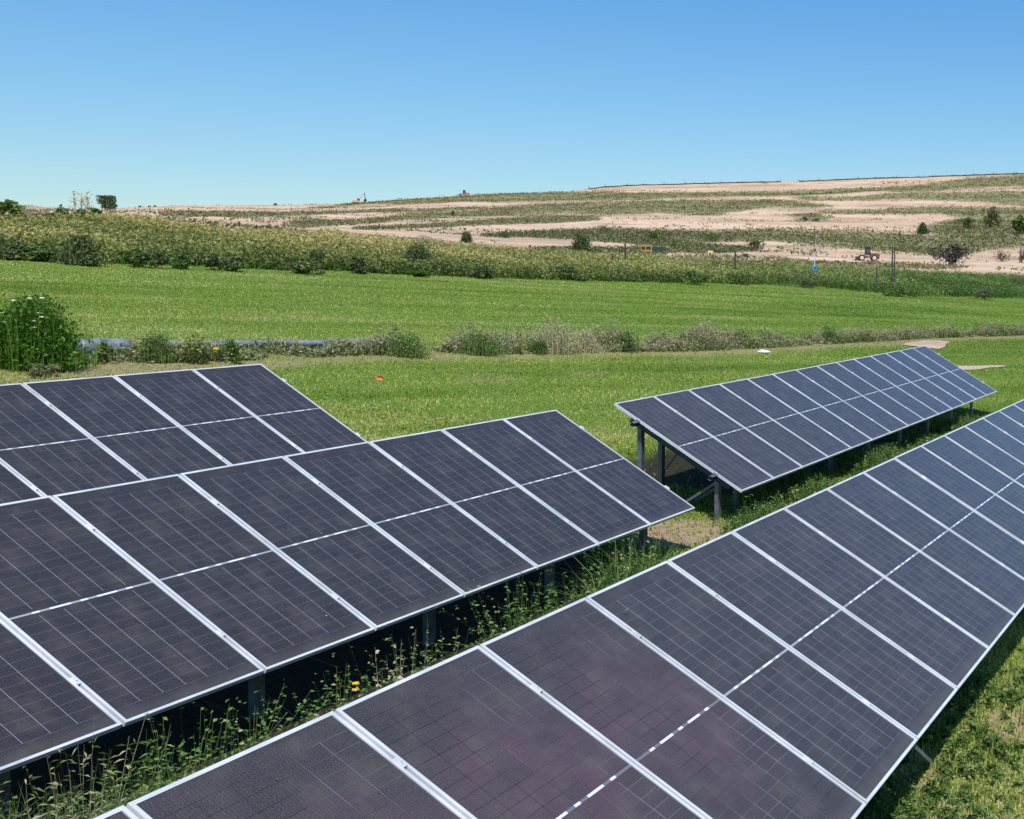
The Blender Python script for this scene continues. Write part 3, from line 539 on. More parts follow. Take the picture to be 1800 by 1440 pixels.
# single plants
def plant_thing(name, loc, label, cat, group=None):
    r = empty(name, tuple(loc)); tag(r, label, cat, group); return r
def crown_pts(k, c, rad, r, top=1., hollow=.35):
    v = r.normal(0, 1, (k, 3)); v /= np.linalg.norm(v, axis=1)[:, None]; q = r.uniform(hollow, 1, k)**.6
    lob = 1+.28*(vnoise(v[:, 0]*2.2+v[:, 2]*1.7+5, v[:, 1]*2.2+9, int(r.integers(99)))-.5)*2; v = v*(q*lob)[:, None]*rad; return v+c
def shrub(name, px, py, wpx, hpx, label, mt='green', cat='shrub', dist=None, leaf=None, nl=900, seed=1, group=None, upright=False, tone=.5, spread=.22, bare=.0):
    r = np.random.default_rng(seed); g_ = hit(px, py) if dist is None else P(px, py, dist); sc = g_[1]/F*math.sqrt(1+(g_[0]/g_[1])**2)*.92
    g_[2] = gp(g_[0], g_[1]) if dist is None else g_[2]; w, h = wpx*g_[1]/F, hpx*g_[1]/F; root = plant_thing(name, g_, label, cat, group)
    leaf = leaf or max(.02, min(w, h)*.07)
    tb = MB()
    for j in range(7):
        t = r.uniform(0, 6.28); q = r.uniform(.1, .42)*w; tb.cyl((r.normal(0, w*.05), r.normal(0, w*.05), -.1), (math.cos(t)*q, math.sin(t)*q, h*r.uniform(.45, .85)), max(.006, h*.018), max(.003, h*.006), 5)
    tb.build('stem', M['bark'], root)
    if upright:
        kk = nl; bx = r.normal(0, w*.25, kk); by = r.normal(0, w*.22, kk); Hh = h*r.uniform(.45, 1.05, kk)*(1-.5*np.clip(np.abs(bx)/(w*.6), 0, 1)**2)
        Pb = g_+np.stack([bx, by, 0*bx], -1); pr = [blades(Pb, Hh, np.full(kk, leaf*.28), np.clip(r.normal(tone, spread, kk), 0, 1), .16, seed)]
        Q = np.repeat(Pb, 5, 0)+np.stack([r.normal(0, leaf*1.3, kk*5), r.normal(0, leaf*1.3, kk*5), np.repeat(Hh, 5)*r.uniform(.08, 1.02, kk*5)], -1); pr.append(leaves(Q, r.uniform(.5, 1.1, kk*5)*leaf, np.clip(r.normal(tone, spread, kk*5), 0, 1), seed+1, 1.2))
    else:
        pr = []; nb = 13
        for j in range(nb):
            t = r.uniform(0, 6.28); q = r.uniform(0, .38)*w; c = np.array([math.cos(t)*q, math.sin(t)*q, h*r.uniform(.18, .74)*(1-.5*(q/(.5*w))**2)]); rad = np.array([w*.19, w*.19, h*.24])*r.uniform(.6, 1.25)
            C = crown_pts(nl//nb, c, rad, r)+g_; C[:, 2] = np.maximum(C[:, 2], g_[2]+.01); pr.append(leaves(C, r.uniform(.6, 1.3, len(C))*leaf, np.clip(r.normal(tone+r.normal(0, .1), spread, len(C)), 0, 1), seed+j))
    foliage('crown', pr, M[mt], root); return root, g_, w, h
# the bright green tall shrub at the left edge
sh, gq, w_, h_ = shrub('tall_shrub', 58, 648, 112, 126, 'bright green upright shrub with white flowers at the left edge of the field', 'bright', leaf=.055, nl=2600, seed=3, upright=True, tone=.5)
mflw = mat('white_petals', (.82, .80, .66), .7); mfly = mat('yellow_petals', (.75, .55, .03), .7)
def flowers(root, spots, r0, material):
    for s_ in spots:
        mb = MB(); rr = np.random.default_rng(int(abs(s_[0])*1000) % 9999)
        for j in range(6):
            t = j*math.pi/3+rr.uniform(-.2, .2); c = Vector((math.cos(t), math.sin(t), .25))*r0*.7; mb.box(Vector(s_)+c*.8, (r0*.6, r0*.5, r0*.45), Matrix.Rotation(t, 3, 'Z') @ Matrix.Rotation(rr.uniform(.2, .9), 3, 'X'), taper=(.5, .5))
        mb.box(s_, (r0*.6, r0*.6, r0*.6)); mb.build('flower', material, root)
rr = np.random.default_rng(5); k = 14
flowers(sh, [((fx-62)*gq[1]/F, -w_*.28, (648-fy)*gq[1]/F) for fx, fy in [(20, 549), (30, 551), (22, 563), (33, 566), (86, 564), (97, 550), (80, 525), (52, 529), (102, 524), (12, 525), (39, 568), (100, 557), (88, 575), (26, 553)]], .045, mflw)
near = [('weed_clump', 182, 640, 36, 44, 'thin green weed clump in front of the pale pipe', 'green', 0, .45), ('weed_clump', 275, 637, 44, 56, 'feathery tall green weeds between two pieces of pale pipe', 'green', 1, .5),
 ('weed_clump', 345, 640, 62, 58, 'leafy green weed clump with yellow buds, right of the pale pipe opening', 'green', 0, .55), ('weed_clump', 405, 639, 50, 50, 'broad green weed clump with one yellow flower near the back left table', 'green', 0, .5),
 ('weed_clump', 70, 662, 70, 30, 'grey green low weeds at the foot of the bright tall shrub', 'dry', 0, .3), ('weed_clump', 715, 628, 62, 44, 'arching bright green grass clump under dry seed heads', 'green', 1, .55),
 ('weed_clump', 845, 624, 66, 44, 'second arching green grass clump, left of the tallest dry weeds', 'green', 1, .5), ('weed_clump', 975, 621, 80, 66, 'tallest dry beige weed clump of the strip crossing the field', 'dry', 1, .72), ('weed_clump', 945, 622, 60, 36, 'dark green weeds at the foot of the tallest dry clump', 'green', 0, .35),
 ('weed_clump', 1030, 620, 40, 44, 'pale dry leaning weeds on the right of the tallest clump', 'dry', 1, .85), ('weed_clump', 1100, 619, 70, 42, 'dark bluish green weeds in the middle of the strip', 'green', 0, .3),
 ('weed_clump', 1235, 612, 60, 50, 'dry topped weeds above the long back right table end', 'dry', 1, .65), ('weed_clump', 1300, 610, 54, 34, 'low green weeds left of the white stone', 'green', 0, .4), ('weed_clump', 1455, 603, 60, 34, 'green weed clump behind the middle of the back right table', 'green', 0, .35)]
for j, (nm, px, py, wp, hp_, lb, mt, upr, tn) in enumerate(near):
    q_ = shrub(nm, px, py, wp, hp_, lb, mt, 'weeds', leaf=.035, nl=900 if not upr else 500, seed=100+j, upright=bool(upr), tone=min(tn+.14, .9))
    if 'yellow' in lb:
        g_, ww, hh = q_[1:]; rr = np.random.default_rng(j); flowers(q_[0], [(rr.uniform(-.4, .4)*ww, -ww*.3, hh*rr.uniform(.4, .9)) for _ in range(7 if 'buds' in lb else 1)], .035 if 'buds' in lb else .07, mfly)
far = [(22, 457, 44, 52, 'dark green shrub at the left end of the weed bank', 'dark'), (70, 460, 60, 46, 'dark leafy shrub near the left end of the weed bank', 'green'), (140, 466, 36, 62, 'slim dark green shrub standing tall over pale stones', 'dark'), (238, 470, 36, 46, 'bright green shrub in the weed bank, left of the brown one', 'green'),
 (275, 472, 38, 42, 'dark brownish shrub between two green ones in the weed bank', 'dark'), (322, 473, 30, 36, 'small green shrub in the weed bank below the pink hill', 'green'), (375, 475, 28, 38, 'round dark green bush, left one of a pair at the mowing line', 'dark'), (410, 477, 40, 42, 'wide dark green bush, right one of a pair at the mowing line', 'dark'),
 (530, 481, 58, 40, 'brown twiggy bush spreading over the mowing line', 'dry'), (555, 470, 40, 44, 'dark shrub right behind the brown twiggy bush', 'dark'), (630, 482, 30, 46, 'narrow brown shrub in the weed bank below the digger', 'dark'), (735, 474, 36, 56, 'upright dark green shrub rising above the olive weeds', 'dark'), (736, 487, 34, 16, 'low bright green tuft at the edge of the mowed field', 'bright'),
 (850, 490, 50, 30, 'dark low bush left of the rounded grey green one', 'dark'), (1000, 492, 70, 38, 'rounded grey green bush at the mowing line in mid field', 'dark'), (1215, 500, 60, 36, 'green bush at the mowing line below the yellow machine', 'green'), (1300, 501, 50, 30, 'small dark green bush left of the big blackish bush', 'green'),
 (1415, 506, 92, 40, 'wide blackish bush on the near edge of the weed bank', 'dark'), (1580, 522, 60, 34, 'dark green bush in the bend of the mowing line', 'green'), (1730, 527, 46, 40, 'dark rounded bush at the lower right of the weed bank', 'dark'), (1785, 510, 60, 44, 'dark green bush at the right edge of the weed bank', 'dark')]
for j, (px, py, wp, hp_, lb, mt) in enumerate(far):
    shrub('bush', px, py, wp*1.15, hp_*.82, lb, mt, 'bush', leaf=.085, nl=1500, seed=200+j, upright=('upright' in lb or 'slim' in lb), tone=(.62 if mt == 'dark' else .48) if mt != 'dry' else .35)
hill = [(1022, 446, 22, 34, 'tall thin dark shrub beside the far dirt road', 'dark', 1, 180), (1052, 456, 40, 24, 'round grey green shrub right of the tall thin one', 'dark', 0, 175), (1322, 440, 56, 26, 'wide dark shrub on the green slope above the yellow box', 'dark', 0, 330), (1185, 437, 18, 12, 'small round green shrub between the machine and the yellow box', 'green', 0, 300),
 (742, 424, 60, 12, 'row of dark bushes at the foot of the pink hill', 'dark', 0, 260), (885, 418, 34, 14, 'dark bushes at the left end of the green belt', 'dark', 0, 320), (820, 427, 12, 20, 'narrow dark shrub between the far dark bushes', 'dark', 1, 220), (1062, 407, 60, 14, 'bright green leafy bush at the foot of the hill', 'green', 0, 400), (1150, 421, 60, 20, 'green bush behind the yellow machine', 'green', 0, 330),
 (1250, 424, 50, 16, 'green bush right of the green container', 'green', 0, 350), (1415, 388, 14, 10, 'dark round shrub on the pink slope', 'dark', 0, 520), (1435, 390, 24, 8, 'low dark shrub spreading on the pink slope', 'dark', 0, 520), (1622, 412, 12, 20, 'slim dark tree on the slope left of the dead bush', 'dark', 1, 450), (1700, 402, 50, 24, 'green shrub above the dead bush', 'dark', 0, 470), (1745, 400, 14, 34, 'tall grey green shrub on the slope at the right', 'scrub', 1, 440), (1792, 412, 34, 40, 'yellow green shrub at the right edge on the slope', 'green', 0, 430), (796, 380, 10, 10, 'small dark shrub alone by the lower hill fence', 'dark', 0, 560)]
for j, (px, py, wp, hp_, lb, mt, upr, ds) in enumerate(hill):
    g_ = hit(px, py); shrub('bush', px, py, wp, hp_, lb, mt, 'bush', leaf=max(.12, hp_*g_[1]/F*.09), nl=500, seed=300+j, upright=bool(upr), tone=.45)
# dead dark bush and the ones next to it
for j, (px, py, wp, hp_, lb, mt, tn) in enumerate([(1672, 468, 92, 50, 'big dead bush with black twigs and pale leaves beside the dirt road', 'dead', .27), (1762, 460, 34, 28, 'small dark half bare bush right of the big dead one', 'dead', .4), (1795, 462, 28, 34, 'brown half bare bush at the right edge of the photo', 'dead', .5)]):
    shrub('dead_bush', px, py, wp, hp_, lb, mt, 'bush', leaf=.30 if j == 0 else .22, nl=2600 if j == 0 else 500, seed=400+j, tone=tn, spread=.38)
# trees on the left skyline
shrub('tree', 4, 392, 60, 48, 'green leafy tree cut by the left edge of the photo', 'green', 'tree', leaf=.25, nl=900, seed=500, tone=.5)
shrub('tree', 106, 400, 34, 40, 'dark green tree, left one of the group before the pale hill', 'dark', 'tree', leaf=.2, nl=900, seed=501, tone=.5)
shrub('tree', 142, 398, 40, 32, 'olive leafy tree under the bare pale one', 'green', 'tree', leaf=.2, nl=700, seed=502, tone=.35)
shrub('tree', 168, 398, 30, 36, 'olive green tree in front of the dark square one', 'green', 'tree', leaf=.2, nl=700, seed=503, tone=.4)
def twig_tree(px, py, hpx, label):
    g_ = hit(px, py); s = g_[1]/F; root = plant_thing('bare_tree', g_, label, 'tree'); r = np.random.default_rng(12); mb = MB(); h = hpx*s
    for (dx, hh) in ((-9, 1.), (4, 1.05), (14, .9)):
        b = Vector((dx*s, 0, 0)); t = b+Vector((r.normal(0, 1)*s, 0, h*hh)); mb.cyl(b*.6, t, .10, .03, 6)
        for j in range(26):
            f = r.uniform(.35, 1); p_ = b.lerp(t, f); v = Vector((r.normal(0, 1), r.normal(0, 1), r.uniform(.2, 1.1)))*h*.13*(1.4-f); mb.cyl(p_, p_+v, .035, .015, 4)
    mb.build('trunk', mat('pale_bark', (.50, .48, .38), .9), root)
    C = g_+np.concatenate([np.stack([r.normal(dx*s, 2.2*s, 60), r.normal(0, .3, 60), r.uniform(.45, 1.05, 60)*h], -1)[:34] for dx in (-9, 4, 14)]); foliage('leaves', [leaves(C, r.uniform(.08, .2, len(C)), np.clip(r.normal(.9, .1, len(C)), 0, 1), 3)], M['dry'], root)
twig_tree(140, 396, 56, 'pale almost bare tree with thin stems against the sky')
# dark boxy tree
g_ = hit(188, 372); g_[2] = gp(*g_[:2]); s = g_[1]/F; bt = plant_thing('square_tree', g_, 'dark green square crowned tree on the skyline', 'tree'); r = np.random.default_rng(9)
tb = MB(); tb.cyl((-3*s, 0, -.5), (-3*s, 0, 16*s), .22, .1, 8); tb.cyl((6*s, 0, -.5), (7*s, 0, 14*s), .3, .12, 8); tb.cyl((-9*s, 0, 0), (-6*s, 0, 12*s), .12, .08, 6); tb.build('trunk', M['bark'], bt)
C = np.stack([r.uniform(-15, 15, 1800)*s, r.uniform(-6, 6, 1800)*s, r.uniform(3, 26, 1800)*s], -1); keep = ~((C[:, 0] < -8*s)&(C[:, 2] < 11*s)); C = C[keep]; C[:, 0] += (C[:, 2]-14*s)*-.10; foliage('crown', [leaves(C+g_, r.uniform(.25, .5, len(C)), np.clip(r.normal(.45, .25, len(C)), 0, 1), 4)], M['dark'], bt)
for j, (px, lb) in enumerate([(246, 'tiny dark shrub on the skyline, nearest the square tree'), (263, 'second tiny dark shrub on the skyline right of the square tree'), (273, 'third tiny dark shrub on the skyline right of the square tree'), (484, 'small dark round shrub alone on the skyline left of the digger')]):
    gg = hit(px, np.interp(px, SX, SY)+2); gg[1]; shrub('skyline_shrub', px, np.interp(px, SX, SY)+1.5, 7, 6, lb, 'dark', 'shrub', leaf=.5, nl=60, seed=600+j)

# ------------------------------------------------------------------ drainage pipe in the weed strip
mp = mat('pale_blue_grey_plastic', (.36, .41, .52), .5); n = N(mp); n.l(n.ramp(n.noise(n.geo(), 5, 6, .7), [(.35, (.12, .13, .15)), (.6, (.24, .27, .31)), (.8, (.44, .47, .52))]), n.b.inputs['Base Color'])
def pipe(pts_, rad, label, lift):
    pts_ = [hit(*q) for q in pts_]; c0 = pts_[0]; root = empty('drainage_pipe', tuple(c0)); tag(root, label, 'pipe', 'pale pipes lying in the weed strip'); mb = MB(); n_ = 14; cs = []
    for a_, b_ in zip(pts_[:-1], pts_[1:]):
        L = np.linalg.norm(b_-a_); m_ = max(2, int(L/.12))
        for j in range(m_): cs.append(a_+(b_-a_)*j/m_)
    cs.append(pts_[-1]); V = []
    for j, c in enumerate(cs):
        d_ = (cs[min(j+1, len(cs)-1)]-cs[max(j-1, 0)]); d_ = d_/np.linalg.norm(d_); sx = np.cross(d_, [0, 0, 1]); sx /= np.linalg.norm(sx); sz = np.cross(sx, d_); rr_ = rad*(1+.05*(j % 2))
        for q in range(n_): t = 2*math.pi*q/n_; V.append(c-c0+[0, 0, rad+lift]+sx*math.cos(t)*rr_+sz*math.sin(t)*rr_)
    Fc = [(j*n_+q, j*n_+(q+1) % n_, (j+1)*n_+(q+1) % n_, (j+1)*n_+q) for j in range(len(cs)-1) for q in range(n_)]+[tuple(range(n_-1, -1, -1)), tuple(range(len(V)-n_, len(V)))]
    mb.add(V, Fc); mb.build('tube', mp, root, True)
pipe([(138, 628), (180, 627), (226, 627)], .19, 'thick pale bluish pipe piece beside the bright green shrub', 0.)
pipe([(296, 616), (330, 616), (380, 615), (450, 614), (540, 613), (620, 611), (690, 609)], .085, 'long thin pale grey pipe running behind the weeds on the left', .05)

# stone, orange marker
g_ = hit(1343, 621); mb = MB(); r = random.Random(3)
import bmesh
def rock(name, loc, size, material, label, cat, seed):
    bm = bmesh.new(); bmesh.ops.create_icosphere(bm, subdivisions=3, radius=1); rr = random.Random(seed)
    for v in bm.verts:
        k_ = 1+.22*math.sin(v.co.x*3.1+seed)*math.cos(v.co.y*2.7)+.12*math.sin(v.co.z*5+seed*2)+rr.uniform(-.03, .03); v.co = Vector((v.co.x*size[0]*k_, v.co.y*size[1]*k_, v.co.z*size[2]*k_))
    me = bpy.data.meshes.new(name); bm.to_mesh(me); bm.free(); o = link(name, me, material); o.location = (loc[0], loc[1], loc[2]+size[2]*.5); tag(o, label, cat)
mst = mat('white_stone', (.72, .68, .60), .9); n = N(mst); n.l(n.ramp(n.noise(n.geo(), 12, 4), [(.3, (.50, .46, .38)), (.6, (.78, .75, .68))]), n.b.inputs['Base Color'])
rock('stone', g_, (.19, .12, .09), mst, 'white stone on the mowed grass behind the back right table', 'stone', 4)
g_ = hit(667, 671); mor = mat('orange_plastic', (.72, .22, .06), .6)
mk = empty('marker_flag', tuple(g_)); tag(mk, 'small orange marker flag on the grass beyond the left tables', 'flag'); MB().cyl((0, 0, -.05), (0, 0, .12), .004, n=6).build('pin', M['steel'], mk)
fl = MB(); fl.add([(-.07, 0, .03), (.07, .02, .02), (.08, -.01, .11), (.01, .03, .13), (-.08, 0, .10), (0, .06, .07)], [(0, 1, 5), (1, 2, 5), (2, 3, 5), (3, 4, 5), (4, 0, 5)]); fo = fl.build('flag', mor, mk); mod = fo.modifiers.new('thickness', 'SOLIDIFY'); mod.thickness = .006
# weed with yellow flowers in the gap between the tables
for j, (px, py, wp, hp_, lb, fl_) in enumerate([(150, 1430, 110, 130, 'silvery long leaved weed in the dark gap at the bottom left', 0), (270, 1385, 90, 90, 'grassy weed with drooping seed heads in the dark gap', 0), (350, 1350, 100, 100, 'tangled leafy weed in the gap, left of the yellow flowers', 0), (425, 1320, 90, 70, 'leafy weed with two yellow flowers by the nearest row', 2), (625, 1228, 70, 60, 'bright green weed with yellow flowers between the two rows', 3), (765, 1165, 60, 60, 'green leafy weed at the foot of the second support post', 0), (700, 1185, 50, 50, 'dry brownish weed left of the second support post', 0), (915, 1095, 40, 80, 'tall thin weed in the dark gap near the middle', 0), (1010, 1045, 60, 44, 'grassy clump in the gap close to the third support post', 0)]):
    # the plant grows in the sunlit gap: look for the ground a little behind the top edge of the nearest row
    D = ray(px, py); p0 = np.array(TB['D'][0]); hh0 = -.55
    t_ = (p0[0]*HX[0]+p0[1]*HX[1]+hh0)/(D[0]*HX[0]+D[1]*HX[1]); x_, y_ = D[0]*t_, D[1]*t_; g_ = np.array([x_, y_, gp(x_, y_)]); topz = EYE+ray(px, py-hp_)[2]*t_; h_ = min(1.75, max(.3, topz-g_[2])); w_ = wp*y_/F
    r = np.random.default_rng(700+j); root = plant_thing('weed', g_, lb, 'weed'); kk = 170 if 'seed' in lb or 'grass' in lb else 150
    long_ = ('long' in lb or 'grass' in lb or 'seed' in lb)
    Pb = g_+np.stack([r.normal(0, w_*.28, kk), r.normal(0, w_*.15, kk), 0*r.random(kk)], -1); Hh = h_*r.uniform(.45, 1.05, kk)
    dryp = 'silvery' in lb or 'dry' in lb; tn = np.clip(r.normal(.66 if dryp else .62, .14, kk), 0, 1)
    pr = [sprigs(Pb, Hh, .085 if long_ else .05, 26 if long_ else 34, tn, .24, 9+j, .14 if long_ else .42)]
    if 'seed' in lb or 'grass' in lb: pr.append(blades(np.repeat(Pb, 3, 0)+r.normal(0, .03, (kk*3, 3))*[1, 1, 0], np.repeat(Hh, 3)*.9, np.full(kk*3, .009), np.clip(r.normal(.6, .15, kk*3), 0, 1), .6, 55+j, .5))
    foliage('leaves', pr, M['dry'] if dryp else M['green'], root)
    flowers(root, [(r.uniform(-.3, .3)*w_, -.05, h_*r.uniform(.75, .98)) for _ in range(fl_)], .022, mfly)

# ------------------------------------------------------------------ machines, posts and fences on the hill
def facing(g_): return math.atan2(-g_[0], g_[1])       # turn so local x runs across the line of sight
mor2 = mat('faded_orange_paint', (.20, .075, .035), .7); mred = mat('red_paint', (.72, .09, .04), .5); mblk = mat('dark_cab', (.02, .03, .035), .35); mtyre = mat('tyre_rubber', (.035, .033, .03), .9); mrim = mat('cream_rim', (.62, .52, .40), .6)
myel = mat('yellow_paint', (.40, .25, .07), .6); mgrn = mat('dark_green_paint', (.02, .055, .045), .5); mgl = mat('cab_glass', (.05, .09, .11), .12)
def loader(px, py, L, label, paint, cat='loader', flip=1):
    g_ = hit(px, py); o = empty('wheel_loader', tuple(g_), facing(g_)+.15); tag(o, label, cat); s = L/7.; f = flip
    b = MB(); b.prism([(f*.6*s, .9*s), (f*3.2*s, .95*s), (f*3.3*s, 1.9*s), (f*2.6*s, 2.15*s), (f*.7*s, 2.2*s)][::f], -1.1*s, 1.1*s); b.box((-f*1.1*s, 0, 1.15*s), (2.6*s, 1.5*s, .7*s)); b.box((f*2.0*s, 0, .75*s), (2.4*s, 1.9*s, .35*s)); b.build('body', paint, o)
    c = MB(); c.box((0, 0, 2.0*s), (1.5*s, 1.5*s, .6*s)); c.box((0, 0, 3.75*s), (1.75*s, 1.75*s, .18*s))
    for x in (-.68, .68):
        for y in (-.68, .68): c.bar((x*s, y*s, 2.3*s), (x*s, y*s, 3.66*s), .12*s, .12*s, (1, 0, 0))
    cb = c.build('cab', mblk, o); MB().box((0, 0, 2.98*s), (1.30*s, 1.30*s, 1.30*s)).build('window', mgl, cb)
    for x in (-1.75, 1.75):
        for y in (-1., 1.):
            w = MB().cyl((f*x*s, (y-.28)*s, .85*s), (f*x*s, (y+.28)*s, .85*s), .85*s, n=24).build('wheel', mtyre, o); MB().cyl((f*x*s, (y-.30)*s, .85*s), (f*x*s, (y+.30)*s, .85*s), .52*s, n=20).build('rim', mrim, w)
    a = MB(); 
    for y in (-.5, .5): a.bar((-f*.9*s, y*s, 1.7*s), (-f*2.9*s, y*s, .75*s), .2*s, .35*s)
    a.build('arm', paint, o); MB().prism([(-f*2.8*s, .25*s), (-f*3.9*s, .12*s), (-f*3.95*s, .25*s), (-f*3.3*s, .5*s), (-f*3.35*s, 1.25*s), (-f*2.9*s, 1.2*s)], -1.3*s, 1.3*s).build('bucket', mblk, o); return o
loader(1525, 459, 6.9, 'orange wheel loader with black cab driving on the lower dirt road', mor2)
loader(816, 345, 6.6, 'red wheel loader standing on the skyline', mred)
# excavator
g_ = hit(627, 359); ex = empty('excavator', tuple(g_), facing(g_)); tag(ex, 'pale orange excavator with raised arm on the skyline', 'excavator'); mex = mat('faded_yellow_paint', (.70, .42, .20), .55)
t = MB(); 
for y in (-1.2, 1.2): t.prism([(-2.2, .1), (2.2, .1), (2.5, .5), (2.2, .95), (-2.2, .95), (-2.5, .5)], y-.35, y+.35)
t.build('track', mblk, ex); b = MB(); b.prism([(-2.7, 1.1), (1.6, 1.1), (1.6, 2.0), (-.2, 2.3), (-2.7, 2.2)], -1.3, 1.3); b.build('body', mex, ex)
c = MB().prism([(.3, 2.0), (1.8, 2.0), (1.7, 3.1), (1.2, 3.6), (.3, 3.6)], -1.25, -.2); c.build('cab', mgl, ex)
MB().bar((1.2, .3, 2.0), (2.6, .3, 4.9), .5, .75, (0, 1, 0)).bar((2.6, .3, 4.9), (4.4, .3, 7.0), .5, .6, (0, 1, 0)).build('boom', mex, ex)
MB().bar((4.5, .3, 7.3), (5.0, .3, 3.2), .4, .55, (0, 1, 0)).build('stick', mblk, ex); MB().prism([(4.4, 3.3), (5.6, 3.4), (5.9, 2.4), (5.2, 1.7), (3.9, 2.0)], -.5, 1.1).build('bucket', mblk, ex)
# yellow machine frame with a green container
g_ = hit(1137, 448); ym = empty('screening_machine', tuple(g_), facing(g_)); tag(ym, 'ochre framed machine standing among the weeds below the hill', 'machine'); s = g_[1]/F
fr = MB()
for x in (-10, -2, 8): 
    for y in (-.9, .9): fr.bar((x*s, y, 0), (x*s, y, 16*s), .18, .18, (1, 0, 0))
for z in (7, 16): 
    for y in (-.9, .9): fr.bar((-10.5*s, y, z*s), (8.5*s, y, z*s), .2, .25)
fr.build('frame', myel, ym); MB().box((-1*s, 0, 11.5*s), (15*s, 1.2, 5*s)).build('hopper', mat('ochre_panel', (.20, .13, .05), .7), ym); MB().box((0, 0, 3*s), (17*s, 1.5, 5*s), taper=(.9, .8)).build('base', mat('cream_block', (.55, .46, .32), .8), ym)
g_ = hit(1158, 446); gc_ = empty('container', tuple(g_), facing(g_)); tag(gc_, 'dark green container right of the ochre machine', 'container'); b = MB(); b.box((0, 0, 8*s), (27*s, 2., 11*s)); 
for j in range(9): b.box((-12.2*s+j*3.05*s, -1.04, 8*s), (1.2*s, .1, 10.4*s))
b.build('body', mgrn, gc_); MB().box((0, 0, 1.2*s), (24*s, 1.8, 2.4*s)).build('skid', mblk, gc_)
g_ = hit(1105, 456); gw = empty('steel_trailer', tuple(g_), facing(g_)); tag(gw, 'low dark grey trailer lying left of the ochre machine', 'trailer'); MB().box((5*s, 0, .75), (24*s, 1.4, .35)).bar((-7*s, 0, .7), (-13*s, 0, .5), .15, .15).build('bed', mblk, gw); 
for x in (0, 8): MB().cyl((x*s, -.85, .35), (x*s, .85, .35), .35, n=14).build('wheel', mtyre, gw)
g_ = hit(1249, 450); yb = empty('cable_box', tuple(g_)); tag(yb, 'small pale yellow box on a stand left of the dark post', 'box'); s = g_[1]/F; b = MB().box((0, 0, 7*s), (9*s, .6, 4.6*s)); b.build('box', mat('pale_yellow', (.72, .62, .25), .6), yb); MB().cyl((0, 0, -.3), (0, 0, 5*s), .08, n=8).build('leg', M['steel'], yb)
# posts
mpd = mat('dark_post', (.05, .045, .04), .8); mblue = mat('blue_panel', (.06, .28, .46), .5); mwp = mat('white_pole', (.70, .74, .76), .5)
g_ = hit(1431, 497); wp_ = empty('sign_pole', tuple(g_)); tag(wp_, 'thin white pole with a blue square box near its foot', 'pole'); s = g_[1]/F
MB().cyl((0, 0, -.3), (1.0*s, 0, 53*s), .035, n=8).build('pole', mwp, wp_); MB().cyl((1.0*s, 0, 53*s), (3.5*s, 0, 85*s), .025, .015, n=8).build('mast', mwp, wp_)
bx_ = MB().box((1.2*s, -.12, 25*s), (8*s, .14, 8*s)); bb = bx_.build('sign_box', mblue, wp_); MB().box((2.0*s, -.2, 25.5*s), (3*s, .03, 3*s)).build('window', mgl, bb); MB().box((1.6*s, 0, 57*s), (2.4*s, .2, 5*s)).box((4*s, 0, 53*s), (1.5*s, .2, 3*s)).build('sensor', mblk, wp_)
def post(px, py, hpx, label, w=.12, arm=False):
    g_ = hit(px, py); s = g_[1]/F; o = empty('post', tuple(g_)); tag(o, label, 'post'); b = MB().bar((0, 0, -.3), (0, 0, hpx*s), w, w, (1, 0, 0)); b.box((0, 0, hpx*s+.02), (w*1.3, w*1.3, .05)); b.build('shaft', mpd, o)
    if arm: MB().bar((0, 0, hpx*s*.78), (.9, 0, hpx*s*.90), .06, .06).box((.9, 0, hpx*s*.86), (.35, .2, .3)).build('arm', mpd, o)
post(1292, 492, 50, 'dark post with a small bracket right of the yellow box', .12, True)
post(1568, 510, 68, 'dark rusty post, left one of the close pair', .14); post(1572, 512, 76, 'taller dark post, right one of the close pair', .12); post(1541, 512, 42, 'short dark post standing left of the close pair', .14)
post(1099, 476, 46, 'dark thin post left of the ochre machine', .12); post(1076, 478, 30, 'short dark post between the round shrub and the machine', .10)
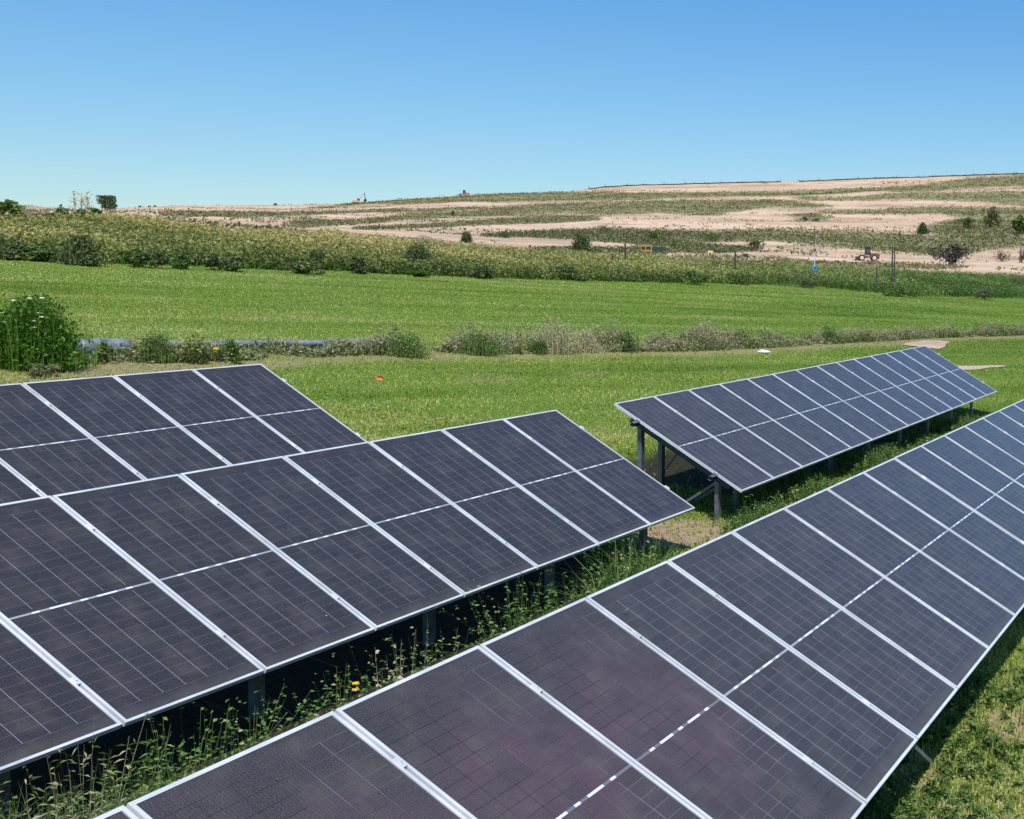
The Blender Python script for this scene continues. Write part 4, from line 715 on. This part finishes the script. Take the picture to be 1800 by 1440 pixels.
# silt fences: posts and sagging dark fabric
mfab = mat('dark_fabric', (.045, .055, .05), .9)
def silt_fence(pts_, hpx, step, label, drop=.5, gap=.25, wpx=1.3, fabh=1.8, seed=1):
    r = random.Random(seed); g0 = hit(*pts_[0]); root = empty('silt_fence', tuple(g0)); tag(root, label, 'fence'); xs = np.arange(pts_[0][0], pts_[-1][0]+.1, step); prev = None
    for x in xs:
        y = np.interp(x, [p[0] for p in pts_], [p[1] for p in pts_]); g_ = hit(x+r.uniform(-3, 3), y); s = g_[1]/F; v = Vector(g_)-Vector(g0); h = hpx*s*r.uniform(.6, 1.3)
        MB().bar(v-Vector((0, 0, .3)), v+Vector((r.uniform(-.1, .1), 0, h)), wpx*s*.5, wpx*s*.5, (1, 0, 0)).build('post', mpd, root)
        if prev is not None and r.random() > gap:
            n_ = 8; vs = []; 
            for k_ in range(n_+1):
                t = k_/n_; q = prev[0].lerp(v, t); zz = gp(q.x+g0[0], q.y+g0[1])-g0[2]; sag = math.sin(math.pi*t)*drop*fabh*s*r.uniform(.4, 1)
                for yy in (0, .06): vs += [(q.x, q.y+yy, zz-.1), (q.x, q.y+yy, zz+max(.15, fabh*s-sag))]
            fs = []
            for k_ in range(n_):
                b = k_*4; fs += [(b, b+4, b+5, b+1), (b+2, b+3, b+7, b+6), (b+1, b+5, b+7, b+3), (b, b+2, b+6, b+4)]
            fs += [(0, 1, 3, 2), (n_*4, n_*4+2, n_*4+3, n_*4+1)]; MB().add(vs, fs).build('fabric', mfab, root)
        prev = (v,)
silt_fence([(1032, 334), (1060, 330.5), (1110, 327), (1400, 320), (1600, 313.5), (1800, 306.5), (1900, 303.5)], 5, 34, 'dark silt fence along the top of the hill at the right', .3, .12, 1.2, 2.2, 2)
silt_fence([(430, 375), (500, 374), (570, 374.5), (640, 374), (735, 371.5), (800, 369), (880, 366)], 7, 40, 'torn silt fence across the slope below the digger', .6, .3, 1.3, 1.6, 4)
silt_fence([(1390, 343), (1430, 341), (1500, 338), (1572, 334)], 8, 36, 'short silt fence on the upper slope at the right', .5, .2, 1.3, 1.4, 6)
